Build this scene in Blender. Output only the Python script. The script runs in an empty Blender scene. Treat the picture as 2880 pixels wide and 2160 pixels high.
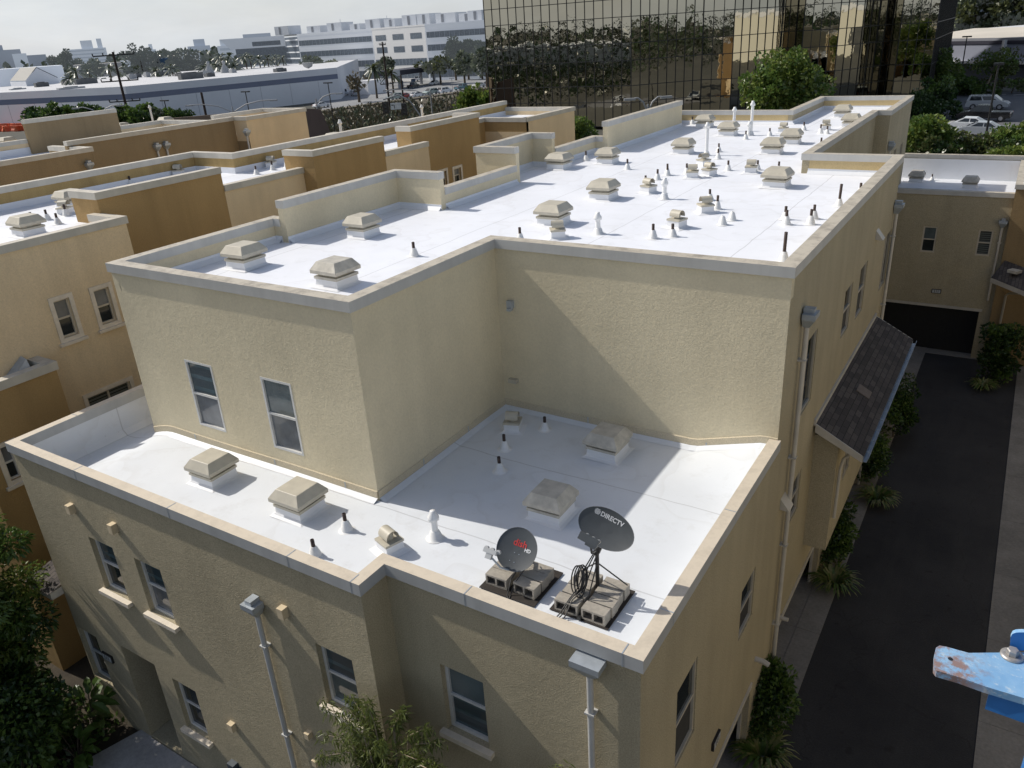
import bpy, math, random
from mathutils import Vector, Matrix
random.seed(7)
R=math.radians
scene=bpy.context.scene
COL=scene.collection
PI=math.pi
# ------------------------------------------------------------------ camera solved from the photograph's vanishing points
FPX=2208.45; YAW,PITCH,ROLL=-0.585885,0.422722,-0.0652526
CAM=Vector((0,0,15.4))
def _basis():
    cy,sy=math.cos(YAW),math.sin(YAW)
    f=Vector((sy*math.cos(PITCH),cy*math.cos(PITCH),-math.sin(PITCH)))
    r=Vector((cy,-sy,0)); u=r.cross(f)
    r2=math.cos(ROLL)*r+math.sin(ROLL)*u; u2=-math.sin(ROLL)*r+math.cos(ROLL)*u
    return r2,u2,f
CR,CU,CF=_basis()
def ray(x,y): return CR*((x-1440)/FPX)-CU*((y-1080)/FPX)+CF
def PZ(x,y,z):
    d=ray(x,y); return CAM+d*((z-CAM.z)/d.z)
def PX(x,y,X):
    d=ray(x,y); return CAM+d*(X/d.x)
def PY(x,y,Y):
    d=ray(x,y); return CAM+d*(Y/d.y)
def AD(x,y,D):
    d=ray(x,y); return CAM+d*(D/math.hypot(d.x,d.y))
def T(tx,ty,x,y,k=720/1269): return (tx+x*k,ty+y*k)

cam=bpy.data.cameras.new('camera'); camo=bpy.data.objects.new('camera',cam); COL.objects.link(camo)
cam.sensor_width=36; cam.lens=FPX/2880*36; cam.clip_end=5000; cam.clip_start=0.05
m=Matrix((CR,CU,-CF)).transposed().to_4x4(); m.translation=CAM
camo.matrix_world=m; scene.camera=camo

# ------------------------------------------------------------------ mesh builder and object bookkeeping
WM={}
class MB:
    def __init__(s): s.v=[];s.f=[];s.m=[];s.sm=[]
    def poly(s,pts,mi=0,smooth=False):
        n=len(s.v); s.v+= [tuple(p) for p in pts]; s.f.append(tuple(range(n,n+len(pts)))); s.m.append(mi); s.sm.append(smooth)
    def raw(s,vs,fs,mi=0,smooth=False):
        n=len(s.v); s.v+=[tuple(p) for p in vs]
        for f in fs: s.f.append(tuple(i+n for i in f)); s.m.append(mi); s.sm.append(smooth)
    def box(s,c,size,rz=0,mi=0,M=None):
        hx,hy,hz=[q/2 for q in size]
        vs=[Vector((sx*hx,sy*hy,sz*hz)) for sz in(-1,1) for sy in(-1,1) for sx in(-1,1)]
        A=M if M is not None else Matrix.Rotation(rz,3,'Z')
        vs=[A@v+Vector(c) for v in vs]
        s.raw(vs,[(0,2,3,1),(4,5,7,6),(0,1,5,4),(1,3,7,5),(3,2,6,7),(2,0,4,6)],mi)
    def bx(s,x0,x1,y0,y1,z0,z1,mi=0): s.box(((x0+x1)/2,(y0+y1)/2,(z0+z1)/2),(x1-x0,y1-y0,z1-z0),0,mi)
    def loft(s,rings,mi=0,smooth=True,cap=True,close=True):
        n=len(rings[0]); vs=[p for r in rings for p in r]; fs=[]
        for i in range(len(rings)-1):
            for j in range(n if close else n-1):
                k=(j+1)%n; fs.append((i*n+j,i*n+k,(i+1)*n+k,(i+1)*n+j))
        s.raw(vs,fs,mi,smooth)
        if cap:
            s.poly(list(reversed(rings[0])),mi); s.poly(rings[-1],mi)
    def lathe(s,c,prof,n=14,mi=0,smooth=True):
        s.loft([[Vector((c[0]+r*math.cos(2*PI*j/n),c[1]+r*math.sin(2*PI*j/n),c[2]+z)) for j in range(n)] for r,z in prof],mi,smooth)
    def tube(s,pts,r,n=8,mi=0,r1=None):
        pts=[Vector(p) for p in pts]; rings=[]
        for i,p in enumerate(pts):
            d=(pts[min(i+1,len(pts)-1)]-pts[max(i-1,0)]).normalized()
            a=d.orthogonal().normalized() if i==0 else (rings_a-d*rings_a.dot(d)).normalized()
            rings_a=a; b=d.cross(a)
            rr=r if r1 is None else r+(r1-r)*i/(len(pts)-1)
            rings.append([p+a*rr*math.cos(2*PI*j/n)+b*rr*math.sin(2*PI*j/n) for j in range(n)])
        s.loft(rings,mi)
    def build(s,name,mats,parent=None):
        me=bpy.data.meshes.new(name)
        if parent is not None:
            inv=WM[parent.name].inverted(); vs=[inv@Vector(v) for v in s.v]
        else: vs=s.v
        me.from_pydata([tuple(v) for v in vs],[],s.f)
        if not isinstance(mats,(list,tuple)): mats=[mats]
        for mt in mats: me.materials.append(mt)
        me.polygons.foreach_set('material_index',s.m); me.polygons.foreach_set('use_smooth',s.sm)
        me.update()
        o=bpy.data.objects.new(name,me); COL.objects.link(o)
        if parent is not None: o.parent=parent; WM[o.name]=WM[parent.name].copy()
        else: WM[o.name]=Matrix.Identity(4)
        return o
def tag(o,label=None,cat=None,group=None,kind=None):
    if label: o['label']=label
    if cat: o['category']=cat
    if group: o['group']=group
    if kind: o['kind']=kind
    return o
def thing(name,label,cat,loc=(0,0,0),rz=0,group=None):
    o=bpy.data.objects.new(name,None); COL.objects.link(o); o.empty_display_size=0.3
    o.location=loc; o.rotation_euler=(0,0,rz)
    WM[o.name]=Matrix.Translation(Vector(loc))@Matrix.Rotation(rz,4,'Z')
    return tag(o,label,cat,group)
def local(name,label,cat,group=None):   # prototype at the origin, moved later
    return thing(name,label,cat,(0,0,0),0,group)
def place(o,loc,rz=0,sc=1):
    o.location=loc; o.rotation_euler=(0,0,rz); o.scale=(sc,sc,sc)
def dup(root,loc,rz=0,label=None,parent=None,sc=1,group=None):
    r=root.copy(); COL.objects.link(r); r.location=loc; r.rotation_euler=(0,0,rz); r.scale=(sc,sc,sc)
    if parent is not None: r.parent=parent
    if label: r['label']=label
    if group: r['group']=group
    for ch in list(root.children):
        c=ch.copy(); COL.objects.link(c); c.parent=r
        for g in list(ch.children):
            d=g.copy(); COL.objects.link(d); d.parent=c
    return r

# ------------------------------------------------------------------ materials
def newmat(name):
    mt=bpy.data.materials.new(name); mt.use_nodes=True
    nt=mt.node_tree; b=nt.nodes['Principled BSDF']; return mt,nt,b
def N(nt,t,**k):
    n=nt.nodes.new(t)
    for a,v in k.items():
        if a.startswith('i_'):
            key=a[2:]; n.inputs[int(key) if key.isdigit() else key].default_value=v
        else: setattr(n,a,v)
    return n
def pos(nt,obj=False):
    if obj: return nt.nodes.new('ShaderNodeTexCoord').outputs['Object']
    return nt.nodes.new('ShaderNodeNewGeometry').outputs['Position']
def mix(nt,fac,a,b,bt='MIX'):
    n=nt.nodes.new('ShaderNodeMix'); n.data_type='RGBA'; n.blend_type=bt
    for sock,v in ((n.inputs[0],fac),(n.inputs[6],a),(n.inputs[7],b)):
        if hasattr(v,'is_linked') or hasattr(v,'links'): nt.links.new(v,sock)
        else: sock.default_value=v if not isinstance(v,tuple) else (*v,1)[:4]
    return n.outputs[2]
def ramp(nt,src,p0,p1,c0=(0,0,0,1),c1=(1,1,1,1)):
    n=nt.nodes.new('ShaderNodeValToRGB'); e=n.color_ramp.elements
    e[0].position=p0;e[1].position=p1;e[0].color=c0;e[1].color=c1
    nt.links.new(src,n.inputs[0]); return n.outputs[0]
def noise(nt,co,scale,detail=4,rough=0.55,stretch=None):
    if stretch:
        mp=N(nt,'ShaderNodeMapping'); mp.inputs['Scale'].default_value=stretch; nt.links.new(co,mp.inputs[0]); co=mp.outputs[0]
    n=N(nt,'ShaderNodeTexNoise'); n.inputs['Scale'].default_value=scale; n.inputs['Detail'].default_value=detail; n.inputs['Roughness'].default_value=rough
    nt.links.new(co,n.inputs['Vector']); return n.outputs['Fac']
def bump(nt,b,h,strength,dist):
    n=N(nt,'ShaderNodeBump'); n.inputs['Strength'].default_value=strength; n.inputs['Distance'].default_value=dist
    nt.links.new(h,n.inputs['Height']); nt.links.new(n.outputs[0],b.inputs['Normal'])
def sc(c,k): return tuple(min(1,x*k) for x in c)
def plain(name,c,rough=0.6,var=0.12,scale=3,metal=0,obj=False,bmp=0):
    mt,nt,b=newmat(name); co=pos(nt,obj)
    f=noise(nt,co,scale,5)
    nt.links.new(mix(nt,ramp(nt,f,.3,.7),sc(c,1-var),sc(c,1+var)),b.inputs['Base Color'])
    b.inputs['Roughness'].default_value=rough; b.inputs['Metallic'].default_value=metal
    if bmp: bump(nt,b,noise(nt,co,scale*12,3),bmp,0.02)
    return mt
def stucco(name,c,grain=45,streak=.16,bs=.55,ga=.5):
    mt,nt,b=newmat(name); co=pos(nt)
    big=ramp(nt,noise(nt,co,.45,4),.3,.7)
    col=mix(nt,big,sc(c,.9),sc(c,1.08))
    st=ramp(nt,noise(nt,co,1.0,5,.6,(1.6,1.6,.12)),.42,.75)
    col=mix(nt,N_mul(nt,st,streak*2),col,sc(c,.62))
    g=noise(nt,co,grain,3,.7)
    col=mix(nt,ga,col,ramp(nt,g,.3,.72,(.42,.42,.42,1),(1.4,1.4,1.4,1)),'MULTIPLY')
    nt.links.new(col,b.inputs['Base Color']); b.inputs['Roughness'].default_value=.92
    b.inputs['Specular IOR Level'].default_value=.15
    h=N(nt,'ShaderNodeMath',operation='ADD'); nt.links.new(g,h.inputs[0]); nt.links.new(noise(nt,co,7,4),h.inputs[1])
    bump(nt,b,h.outputs[0],bs,.02)
    return mt
def N_mul(nt,a,k):
    n=N(nt,'ShaderNodeMath',operation='MULTIPLY'); nt.links.new(a,n.inputs[0]); n.inputs[1].default_value=k; return n.outputs[0]
def membrane(name,c,seam_x=None,seam_y=None,dirt=.25):
    mt,nt,b=newmat(name); co=pos(nt)
    col=mix(nt,ramp(nt,noise(nt,co,.6,5,.6),.35,.7),c,sc(c,.93))
    d=ramp(nt,noise(nt,co,2.3,8,.72),.55,.72)
    col=mix(nt,N_mul(nt,d,dirt),col,(.42,.40,.37))
    d2=ramp(nt,noise(nt,co,14,4,.6),.66,.74)
    d3=ramp(nt,noise(nt,co,1.1,2),.45,.6)
    dd=N(nt,'ShaderNodeMath',operation='MULTIPLY'); nt.links.new(d2,dd.inputs[0]); nt.links.new(d3,dd.inputs[1])
    col=mix(nt,N_mul(nt,dd.outputs[0],dirt*1.3),col,(.3,.28,.26))
    rg=nt.nodes.new('ShaderNodeValToRGB'); nt.links.new(noise(nt,co,.42,3,.5),rg.inputs[0]); e=rg.color_ramp.elements; e[0].position=.47; e[0].color=(0,0,0,1); e[1].position=.515; e[1].color=(0,0,0,1); m_=e.new(.508); m_.color=(1,1,1,1)
    col=mix(nt,N_mul(nt,rg.outputs[0],dirt*.55),col,(.40,.37,.33))
    sep=N(nt,'ShaderNodeSeparateXYZ'); nt.links.new(co,sep.inputs[0])
    for ax,per,off in ((0,seam_x,.7),(1,seam_y,.2)):
        if not per: continue
        w=N(nt,'ShaderNodeMath',operation='ADD'); nt.links.new(sep.outputs[ax],w.inputs[0])
        nt.links.new(N_mul(nt,noise(nt,co,.8,2),.12),w.inputs[1])
        q=N(nt,'ShaderNodeMath',operation='ADD'); nt.links.new(w.outputs[0],q.inputs[0]); q.inputs[1].default_value=300+off
        mo=N(nt,'ShaderNodeMath',operation='MODULO'); nt.links.new(q.outputs[0],mo.inputs[0]); mo.inputs[1].default_value=per
        lt=N(nt,'ShaderNodeMath',operation='LESS_THAN'); nt.links.new(mo.outputs[0],lt.inputs[0]); lt.inputs[1].default_value=.028
        col=mix(nt,N_mul(nt,lt.outputs[0],.42),col,(.33,.33,.34))
    nt.links.new(col,b.inputs['Base Color']); b.inputs['Roughness'].default_value=.5
    bump(nt,b,noise(nt,co,5,5),.12,.02)
    return mt
def copingmat(name,top,side,dirt):
    mt,nt,b=newmat(name); co=pos(nt)
    g=nt.nodes.new('ShaderNodeNewGeometry'); sep=N(nt,'ShaderNodeSeparateXYZ'); nt.links.new(g.outputs['True Normal'],sep.inputs[0])
    up=N(nt,'ShaderNodeMath',operation='GREATER_THAN'); nt.links.new(sep.outputs[2],up.inputs[0]); up.inputs[1].default_value=.5
    dn=ramp(nt,noise(nt,co,3.2,7,.75),.46,.68)
    tp=mix(nt,N_mul(nt,dn,dirt),top,(.12,.10,.08))
    sd=mix(nt,ramp(nt,noise(nt,co,2,4,.6,(1,1,.2)),.4,.8),side,sc(side,.8))
    nt.links.new(mix(nt,up.outputs[0],sd,tp),b.inputs['Base Color']); b.inputs['Roughness'].default_value=.55
    return mt
def glassmat(name,c,rough=.04,spec=.6,stripe=0,c2=None,wav=0,frq=3):
    mt,nt,b=newmat(name); co=pos(nt)
    col=mix(nt,ramp(nt,noise(nt,co,1.7,3),.35,.65),sc(c,.75),sc(c,1.25))
    if stripe:
        sep=N(nt,'ShaderNodeSeparateXYZ'); nt.links.new(co,sep.inputs[0])
        mo=N(nt,'ShaderNodeMath',operation='MODULO'); nt.links.new(sep.outputs[2],mo.inputs[0]); mo.inputs[1].default_value=stripe
        lt=N(nt,'ShaderNodeMath',operation='LESS_THAN'); nt.links.new(mo.outputs[0],lt.inputs[0]); lt.inputs[1].default_value=stripe*.3
        col=mix(nt,lt.outputs[0],c2,col)
    nt.links.new(col,b.inputs['Base Color']); b.inputs['Roughness'].default_value=rough; b.inputs['Specular IOR Level'].default_value=spec
    if wav: bump(nt,b,noise(nt,co,frq,2),wav,.05)
    return mt
def haze(mt,k,c=(.62,.68,.77)):  # steady bluish emission stands in for distance haze
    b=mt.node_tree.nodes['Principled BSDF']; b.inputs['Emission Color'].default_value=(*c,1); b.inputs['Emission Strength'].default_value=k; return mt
def leafmat(name,c1,c2,trans=.25):
    mt,nt,b=newmat(name); co=pos(nt)
    f=ramp(nt,noise(nt,co,1.6,3),.3,.7)
    col=mix(nt,f,c1,c2)
    f2=ramp(nt,noise(nt,co,19,2),.3,.7)
    col=mix(nt,N_mul(nt,f2,.5),col,sc(c2,1.35))
    nt.links.new(col,b.inputs['Base Color']); b.inputs['Roughness'].default_value=.33; b.inputs['Specular IOR Level'].default_value=.45
    t=N(nt,'ShaderNodeBsdfTranslucent'); nt.links.new(col,t.inputs['Color'])
    ms=N(nt,'ShaderNodeMixShader'); ms.inputs[0].default_value=trans
    nt.links.new(b.outputs[0],ms.inputs[1]); nt.links.new(t.outputs[0],ms.inputs[2])
    nt.links.new(ms.outputs[0],nt.nodes['Material Output'].inputs['Surface'])
    return mt
def ground_mat(name,c1,c2,scale,fine=30,rough=.95):
    mt,nt,b=newmat(name); co=pos(nt)
    col=mix(nt,ramp(nt,noise(nt,co,scale,6,.65),.35,.68),c1,c2)
    col=mix(nt,.4,col,ramp(nt,noise(nt,co,fine,3,.7),.3,.7,(.6,.6,.6,1),(1.3,1.3,1.3,1)),'MULTIPLY')
    nt.links.new(col,b.inputs['Base Color']); b.inputs['Roughness'].default_value=rough
    bump(nt,b,noise(nt,co,fine,3),.3,.02)
    return mt

def asphalt():
    mt,nt,b=newmat('asphalt'); co=pos(nt)
    col=mix(nt,ramp(nt,noise(nt,co,.35,5,.6),.35,.66),(.022,.023,.027),(.040,.040,.043))
    col=mix(nt,N_mul(nt,ramp(nt,noise(nt,co,1.0,5,.6,(1,.12,1)),.5,.75),.5),col,(.055,.054,.054))
    col=mix(nt,N_mul(nt,ramp(nt,noise(nt,co,2.1,3,.5),.66,.74),.6),col,(.011,.011,.012))
    wp=N(nt,'ShaderNodeVectorMath',operation='ADD'); nz=N(nt,'ShaderNodeTexNoise'); nz.inputs['Scale'].default_value=1.3; nz.inputs['Detail'].default_value=4; nt.links.new(co,nz.inputs['Vector']); nt.links.new(co,wp.inputs[0]); nt.links.new(nz.outputs['Color'],wp.inputs[1])
    vo=N(nt,'ShaderNodeTexVoronoi',feature='DISTANCE_TO_EDGE'); vo.inputs['Scale'].default_value=.24; nt.links.new(wp.outputs[0],vo.inputs['Vector'])
    lt=N(nt,'ShaderNodeMath',operation='LESS_THAN'); nt.links.new(vo.outputs['Distance'],lt.inputs[0]); lt.inputs[1].default_value=.0035
    col=mix(nt,N_mul(nt,lt.outputs[0],.28),col,(.010,.010,.010))
    col=mix(nt,.45,col,ramp(nt,noise(nt,co,22,3,.7),.3,.7,(.55,.55,.55,1),(1.4,1.4,1.4,1)),'MULTIPLY')
    nt.links.new(col,b.inputs['Base Color']); b.inputs['Roughness'].default_value=.9; bump(nt,b,noise(nt,co,30,3),.3,.02); return mt
TAN=(.48,.415,.285); MUST=(.44,.295,.135); BRN=(.32,.24,.14)
S_tan=stucco('tan_stucco',TAN,42,.16,.8); S_up=stucco('pale_tan_stucco',(.71,.62,.435),22,.07,.35,.13); S_tan_side=stucco('tan_stucco_neighbour',(.78,.62,.40),30,.16,.4,.2)
S_must=stucco('mustard_stucco',MUST,30,.2,.4,.25); S_brn=stucco('brown_stucco',BRN,25,.2,.4,.3); S_yel=stucco('yellow_stucco',(.62,.48,.26),30,.2,.4,.2)
S_must2=stucco('mustard_parapet_stucco',(.44,.315,.14),30,.4,.4,.25)
M_roof=membrane('white_roof_coating',(.88,.90,.95),3.4,None,.20)
M_low=membrane('white_roof_coating_worn',(.755,.785,.825),None,2.6,.2)
M_flash=membrane('white_flashing',(.78,.80,.84),None,None,.12)
M_cop_low=copingmat('beige_coping',(.64,.56,.445),(.46,.465,.46),.2)
M_cop_up=copingmat('weathered_coping',(.52,.47,.38),(.54,.53,.50),.6)
M_cop_n=copingmat('cream_coping',(.60,.55,.46),(.56,.53,.46),.35)
M_hood=plain('cream_sheet_metal',(.50,.46,.37),.5,.09,5,0,True)
M_hood_d=plain('shaded_sheet_metal',(.48,.45,.385),.55,.2,5,0,True)  # slightly blotchy cream metal, greyed for hoods that stand in shade
M_curb=membrane('white_vent_curb',(.80,.81,.83),None,None,.12)
M_white=plain('white_paint',(.80,.80,.79),.45,.06,8)
M_pipe=plain('rusty_pipe',(.055,.035,.028),.7,.5,14)
M_galv=plain('galvanised_metal',(.42,.46,.50),.4,.15,4,.35)
M_spout=plain('grey_downspout_paint',(.50,.50,.49),.45,.1,3)
M_spout_tan=plain('tan_downspout_paint',(.56,.52,.45),.5,.1,3)
M_vinyl=plain('white_vinyl',(.66,.65,.62),.4,.08,4)
M_vinyl_t=plain('beige_vinyl',(.56,.50,.40),.45,.08,4)
M_sill=plain('cream_sill',(.72,.64,.52),.7,.1,6)
G_dark=glassmat('dark_window_glass',(.022,.028,.03))
G_blind=glassmat('window_glass_over_blinds',(.10,.125,.13),.06,.6)
G_blue=glassmat('window_glass_reflecting_sky',(.07,.11,.125),.06,.7,.28,(.05,.07,.08))  # blue of the reflected sky put into the glass colour; stripes read as blinds
G_cur=glassmat('window_glass_over_curtain',(.16,.17,.18),.08,.5)
G_slat=glassmat('window_glass_over_shutters',(.02,.024,.024),.1,.4,.09,(.13,.14,.13))
M_screen=glassmat('insect_screen',(.045,.045,.045),.6,.3)
M_asph=asphalt()
M_asph_far=ground_mat('worn_asphalt',(.12,.12,.125),(.17,.17,.175),.08,3)
M_conc=ground_mat('concrete',(.20,.192,.182),(.29,.277,.26),.7,14)
M_conc_w=ground_mat('walkway_concrete',(.36,.35,.34),(.46,.44,.43),.9,14)
M_soil=ground_mat('soil',(.035,.028,.02),(.07,.055,.035),1.2,20)
M_block=plain('grey_concrete_block',(.40,.365,.31),.95,.14,14,0,False,.6)
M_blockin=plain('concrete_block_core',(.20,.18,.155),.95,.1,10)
M_rub=plain('black_rubber_mat',(.028,.022,.018),.8,.3,9)
M_black=plain('black_metal',(.016,.016,.017),.45,.2,9)
M_dish=plain('charcoal_dish_paint',(.072,.080,.086),.5,.10,5)
M_grey=plain('light_grey_plastic',(.52,.53,.53),.45,.06,9)
M_red=plain('red_lettering',(.62,.05,.045),.5,.05,9)
M_let=plain('pale_lettering',(.72,.73,.74),.5,.05,9)
M_shing=None
# ------------------------------------------------------------------ architecture helpers
class Face:
    def __init__(s,p0,p1):
        s.p0=Vector((p0[0],p0[1],0)); d=Vector((p1[0]-p0[0],p1[1]-p0[1],0)); s.L=d.length; s.d=d.normalized(); s.n=Vector((s.d.y,-s.d.x,0))
    def P(s,u,v,w=0): return s.p0+s.d*u+s.n*w+Vector((0,0,v))
    def box(s,b,u0,u1,v0,v1,w0,w1,mi=0):
        vs=[s.P(u,v,w) for v in(v0,v1) for w in(w0,w1) for u in(u0,u1)]
        # orientation: u along d, w along n (right of d), v up
        b.raw(vs,[(0,1,3,2),(4,6,7,5),(0,4,5,1),(1,5,7,3),(3,7,6,2),(2,6,4,0)],mi)
    def quad(s,b,u0,u1,v0,v1,w,mi=0): b.poly([s.P(u0,v0,w),s.P(u1,v0,w),s.P(u1,v1,w),s.P(u0,v1,w)],mi)
def wall(b,p0,p1,z0,z1,holes=(),mi=0):
    F=Face(p0,p1)
    us=sorted({0,F.L,*[h[0] for h in holes],*[h[1] for h in holes]}); us=[u for u in us if 0<=u<=F.L]
    zs=sorted({z0,z1,*[h[2] for h in holes],*[h[3] for h in holes]}); zs=[z for z in zs if z0<=z<=z1]
    for a,c in zip(us,us[1:]):
        for e,g in zip(zs,zs[1:]):
            um,zm=(a+c)/2,(e+g)/2
            if any(h[0]<um<h[1] and h[2]<zm<h[3] for h in holes): continue
            F.quad(b,a,c,e,g,0,mi)
    for u0,u1,za,zb,dp in holes:
        b.poly([F.P(u0,za,0),F.P(u0,zb,0),F.P(u0,zb,-dp),F.P(u0,za,-dp)],mi)
        b.poly([F.P(u1,zb,0),F.P(u1,za,0),F.P(u1,za,-dp),F.P(u1,zb,-dp)],mi)
        b.poly([F.P(u0,zb,0),F.P(u1,zb,0),F.P(u1,zb,-dp),F.P(u0,zb,-dp)],mi)
        b.poly([F.P(u1,za,0),F.P(u0,za,0),F.P(u0,za,-dp),F.P(u1,za,-dp)],mi)
    return F
def window(F,parent,u0,u1,za,zb,rec,style='hung',g1=None,g2=None,fm=None,sill=False,surround=None,fw=.05,label=None):
    fm=fm or M_vinyl; g1=g1 or G_dark; g2=g2 or g1
    b=MB(); w0,w1=-rec-.03,-rec+.035
    F.box(b,u0,u0+fw,za,zb,w0,w1); F.box(b,u1-fw,u1,za,zb,w0,w1)
    F.box(b,u0+fw,u1-fw,zb-fw,zb,w0,w1); F.box(b,u0+fw,u1-fw,za,za+fw,w0,w1)
    if style=='hung':
        zm=(za+zb)/2; F.box(b,u0+fw,u1-fw,zm-.025,zm+.025,w0,w1-.01)
    else:
        um=(u0+u1)/2; F.box(b,um-.025,um+.025,za+fw,zb-fw,w0,w1-.01)
    fr=b.build('window',fm,parent)
    if label: fr['label']=label
    b=MB()
    if style=='hung':
        F.quad(b,u0+fw,u1-fw,zm+.025,zb-fw,w0+.025); p=b.build('pane',g1,fr)
        b=MB(); F.quad(b,u0+fw,u1-fw,za+fw,zm-.025,w0+.015); p=b.build('pane',g2,fr)
    else:
        F.quad(b,u0+fw,um-.025,za+fw,zb-fw,w0+.015); p=b.build('pane',g1,fr)
        b=MB(); F.quad(b,um+.025,u1-fw,za+fw,zb-fw,w0+.025); p=b.build('pane',g2,fr)
    if sill:
        b=MB(); F.box(b,u0-.1,u1+.1,za-.10,za-.002,-rec,.115); b.build('sill',sill,fr)
    if surround:
        b=MB(); t=.11
        F.box(b,u0-t,u0,za-t,zb+t,.001,.035); F.box(b,u1,u1+t,za-t,zb+t,.001,.035)
        F.box(b,u0,u1,zb,zb+t,.001,.035); F.box(b,u0,u1,za-t,za,.001,.035)
        F.box(b,u0-t-.06,u1+t+.06,za-t-.08,za-t-.002,.001,.1)
        b.build('surround',surround,fr)
    return fr
def offset_poly(pts,d,closed):
    n=len(pts); out=[]
    for i in range(n):
        p=Vector(pts[i][:2])
        a=Vector(pts[i-1][:2]) if (i>0 or closed) else None
        c=Vector(pts[(i+1)%n][:2]) if (i<n-1 or closed) else None
        def nl(u,v): t=(v-u).normalized(); return Vector((-t.y,t.x))
        if a is None: q=p+nl(p,c)*d
        elif c is None: q=p+nl(a,p)*d
        else:
            n1,n2=nl(a,p),nl(p,c); s_=n1+n2; q=p+s_*(d/(s_.length_squared/2)) if s_.length>1e-6 else p+n1*d
        out.append((q.x,q.y))
    return out
def ribbon(b,pts,o0,o1,z0,z1,closed=False,mi=0,faces='oitb',z0f=None):
    """solid strip along a counter-clockwise polyline: o0 / o1 are offsets to its left"""
    A=offset_poly(pts,o0,closed); B_=offset_poly(pts,o1,closed); n=len(pts)
    for i in range(n if closed else n-1):
        j=(i+1)%n
        a0,a1,b0,b1=A[i],A[j],B_[i],B_[j]
        if 'o' in faces: b.poly([(*a0,z0),(*a1,z0),(*a1,z1),(*a0,z1)],mi)
        if 'i' in faces: b.poly([(*b1,z0),(*b0,z0),(*b0,z1),(*b1,z1)],mi)
        if 't' in faces: b.poly([(*a0,z1),(*a1,z1),(*b1,z1),(*b0,z1)],mi)
        if 'b' in faces: b.poly([(*b0,z0),(*b1,z0),(*a1,z0),(*a0,z0)],mi)
    if not closed:
        for i,fl in ((0,0),(n-1,1)):
            q=[(*A[i],z0),(*A[i],z1),(*B_[i],z1),(*B_[i],z0)]
            b.poly(q if not fl else q[::-1],mi)
def parapet(wallb,copb,pts,z0,ztop,closed=False,mi=0,h=.2,th=.2,over=.05):
    ribbon(wallb,pts,0,th,z0,ztop-h,closed,mi,'oi')
    ribbon(copb,pts,-over,th+over*.6,ztop-h,ztop,closed)
def deck(b,pts,z,mi=0): b.poly([(x,y,z) for x,y in pts],mi)

# ------------------------------------------------------------------ roof fittings (parts of the building they are flashed into)
def box_vent(parent,x,y,z,rz=0,s=.68,hood=None,label=None):
    e=bpy.data.objects.new('roof_vent',None); COL.objects.link(e); e.parent=parent
    L=Vector((x,y,z))-Vector(WM[parent.name].translation); e.location=L; e.rotation_euler=(0,0,rz)
    WM[e.name]=WM[parent.name]@Matrix.Translation(L)@Matrix.Rotation(rz,4,'Z')
    if label: e['label']=label
    sz=random.uniform(.89,.98); e.rotation_euler=(random.uniform(-.012,.012),random.uniform(-.012,.012),rz+random.uniform(-.03,.03))
    hood_me,curb_me=VENT
    for nm,me,mt in (('hood',hood_me[0 if not hood else 1],None),('curb',curb_me,None)):
        o=bpy.data.objects.new(nm,me); COL.objects.link(o); o.parent=e; o.scale=(s/.68*sz,s/.68*sz,s/.68)
    return e
def mesh_of(b,name,mats):
    o=b.build(name,mats); me=o.data; COL.objects.unlink(o); bpy.data.objects.remove(o); return me
def make_vent_meshes():
    def ring(h,z,d=0): return [Vector((-h,-h-d,z)),Vector((h,-h-d,z)),Vector((h,h+d,z)),Vector((-h,h+d,z))]
    hoods=[]
    for mt in (M_hood,M_hood_d):
        b=MB()
        b.loft([ring(.385,.315),ring(.405,.31),ring(.405,.385),ring(.40,.39),ring(.285,.545),ring(.275,.55)],0,False)
        b.loft([ring(.355,.19),ring(.355,.245)],0,False)          # cap flange on the curb
        b.loft([ring(.28,.245),ring(.28,.32)],1,False)          # dark throat
        hoods.append(mesh_of(b,'hood',[mt,M_hood_d]))
    b=MB(); b.loft([ring(.44,0.004),ring(.37,.025),ring(.34,.06),ring(.33,.19)],0,False,cap=False)
    return hoods,mesh_of(b,'curb',M_curb)
VENT=make_vent_meshes()
def make_goose():
    b=MB()
    b.bx(-.22,.22,-.22,.22,.22,.27)
    # a half-round hood over a short stub, open at both ends
    b.lathe((0,0,.27),[(.10,0),(.09,.10),(.09,.17)],12)
    rings=[]
    for x in (-.17,.17):
        rings.append([Vector((x,.145*math.cos(a),.36+.145*math.sin(a))) for a in [PI*k/12-.25+(.5*k/12) for k in range(13)]])
    b.loft(rings,0,True,False,False)
    r2=[[Vector((v.x,v.y*.93,.36+(v.z-.36)*.93)) for v in r] for r in rings]; b.loft(r2,1,True,False,False)
    hood=mesh_of(b,'hood',[M_hood,M_hood_d])
    b=MB(); 
    def ring(h,z): return [Vector((-h,-h,z)),Vector((h,-h,z)),Vector((h,h,z)),Vector((-h,h,z))]
    b.loft([ring(.34,.004),ring(.25,.03),ring(.205,.06),ring(.20,.22)],0,False,False)
    return hood,mesh_of(b,'curb',M_curb)
GOOSE=make_goose()
def goose_vent(parent,x,y,z,rz=0):
    e=bpy.data.objects.new('hooded_vent',None); COL.objects.link(e); e.parent=parent
    e.location=Vector((x,y,z))-WM[parent.name].translation; e.rotation_euler=(0,0,rz); e.scale=(.84,.84,.86)
    for nm,me in (('hood',GOOSE[0]),('curb',GOOSE[1])):
        o=bpy.data.objects.new(nm,me); COL.objects.link(o); o.parent=e
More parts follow.
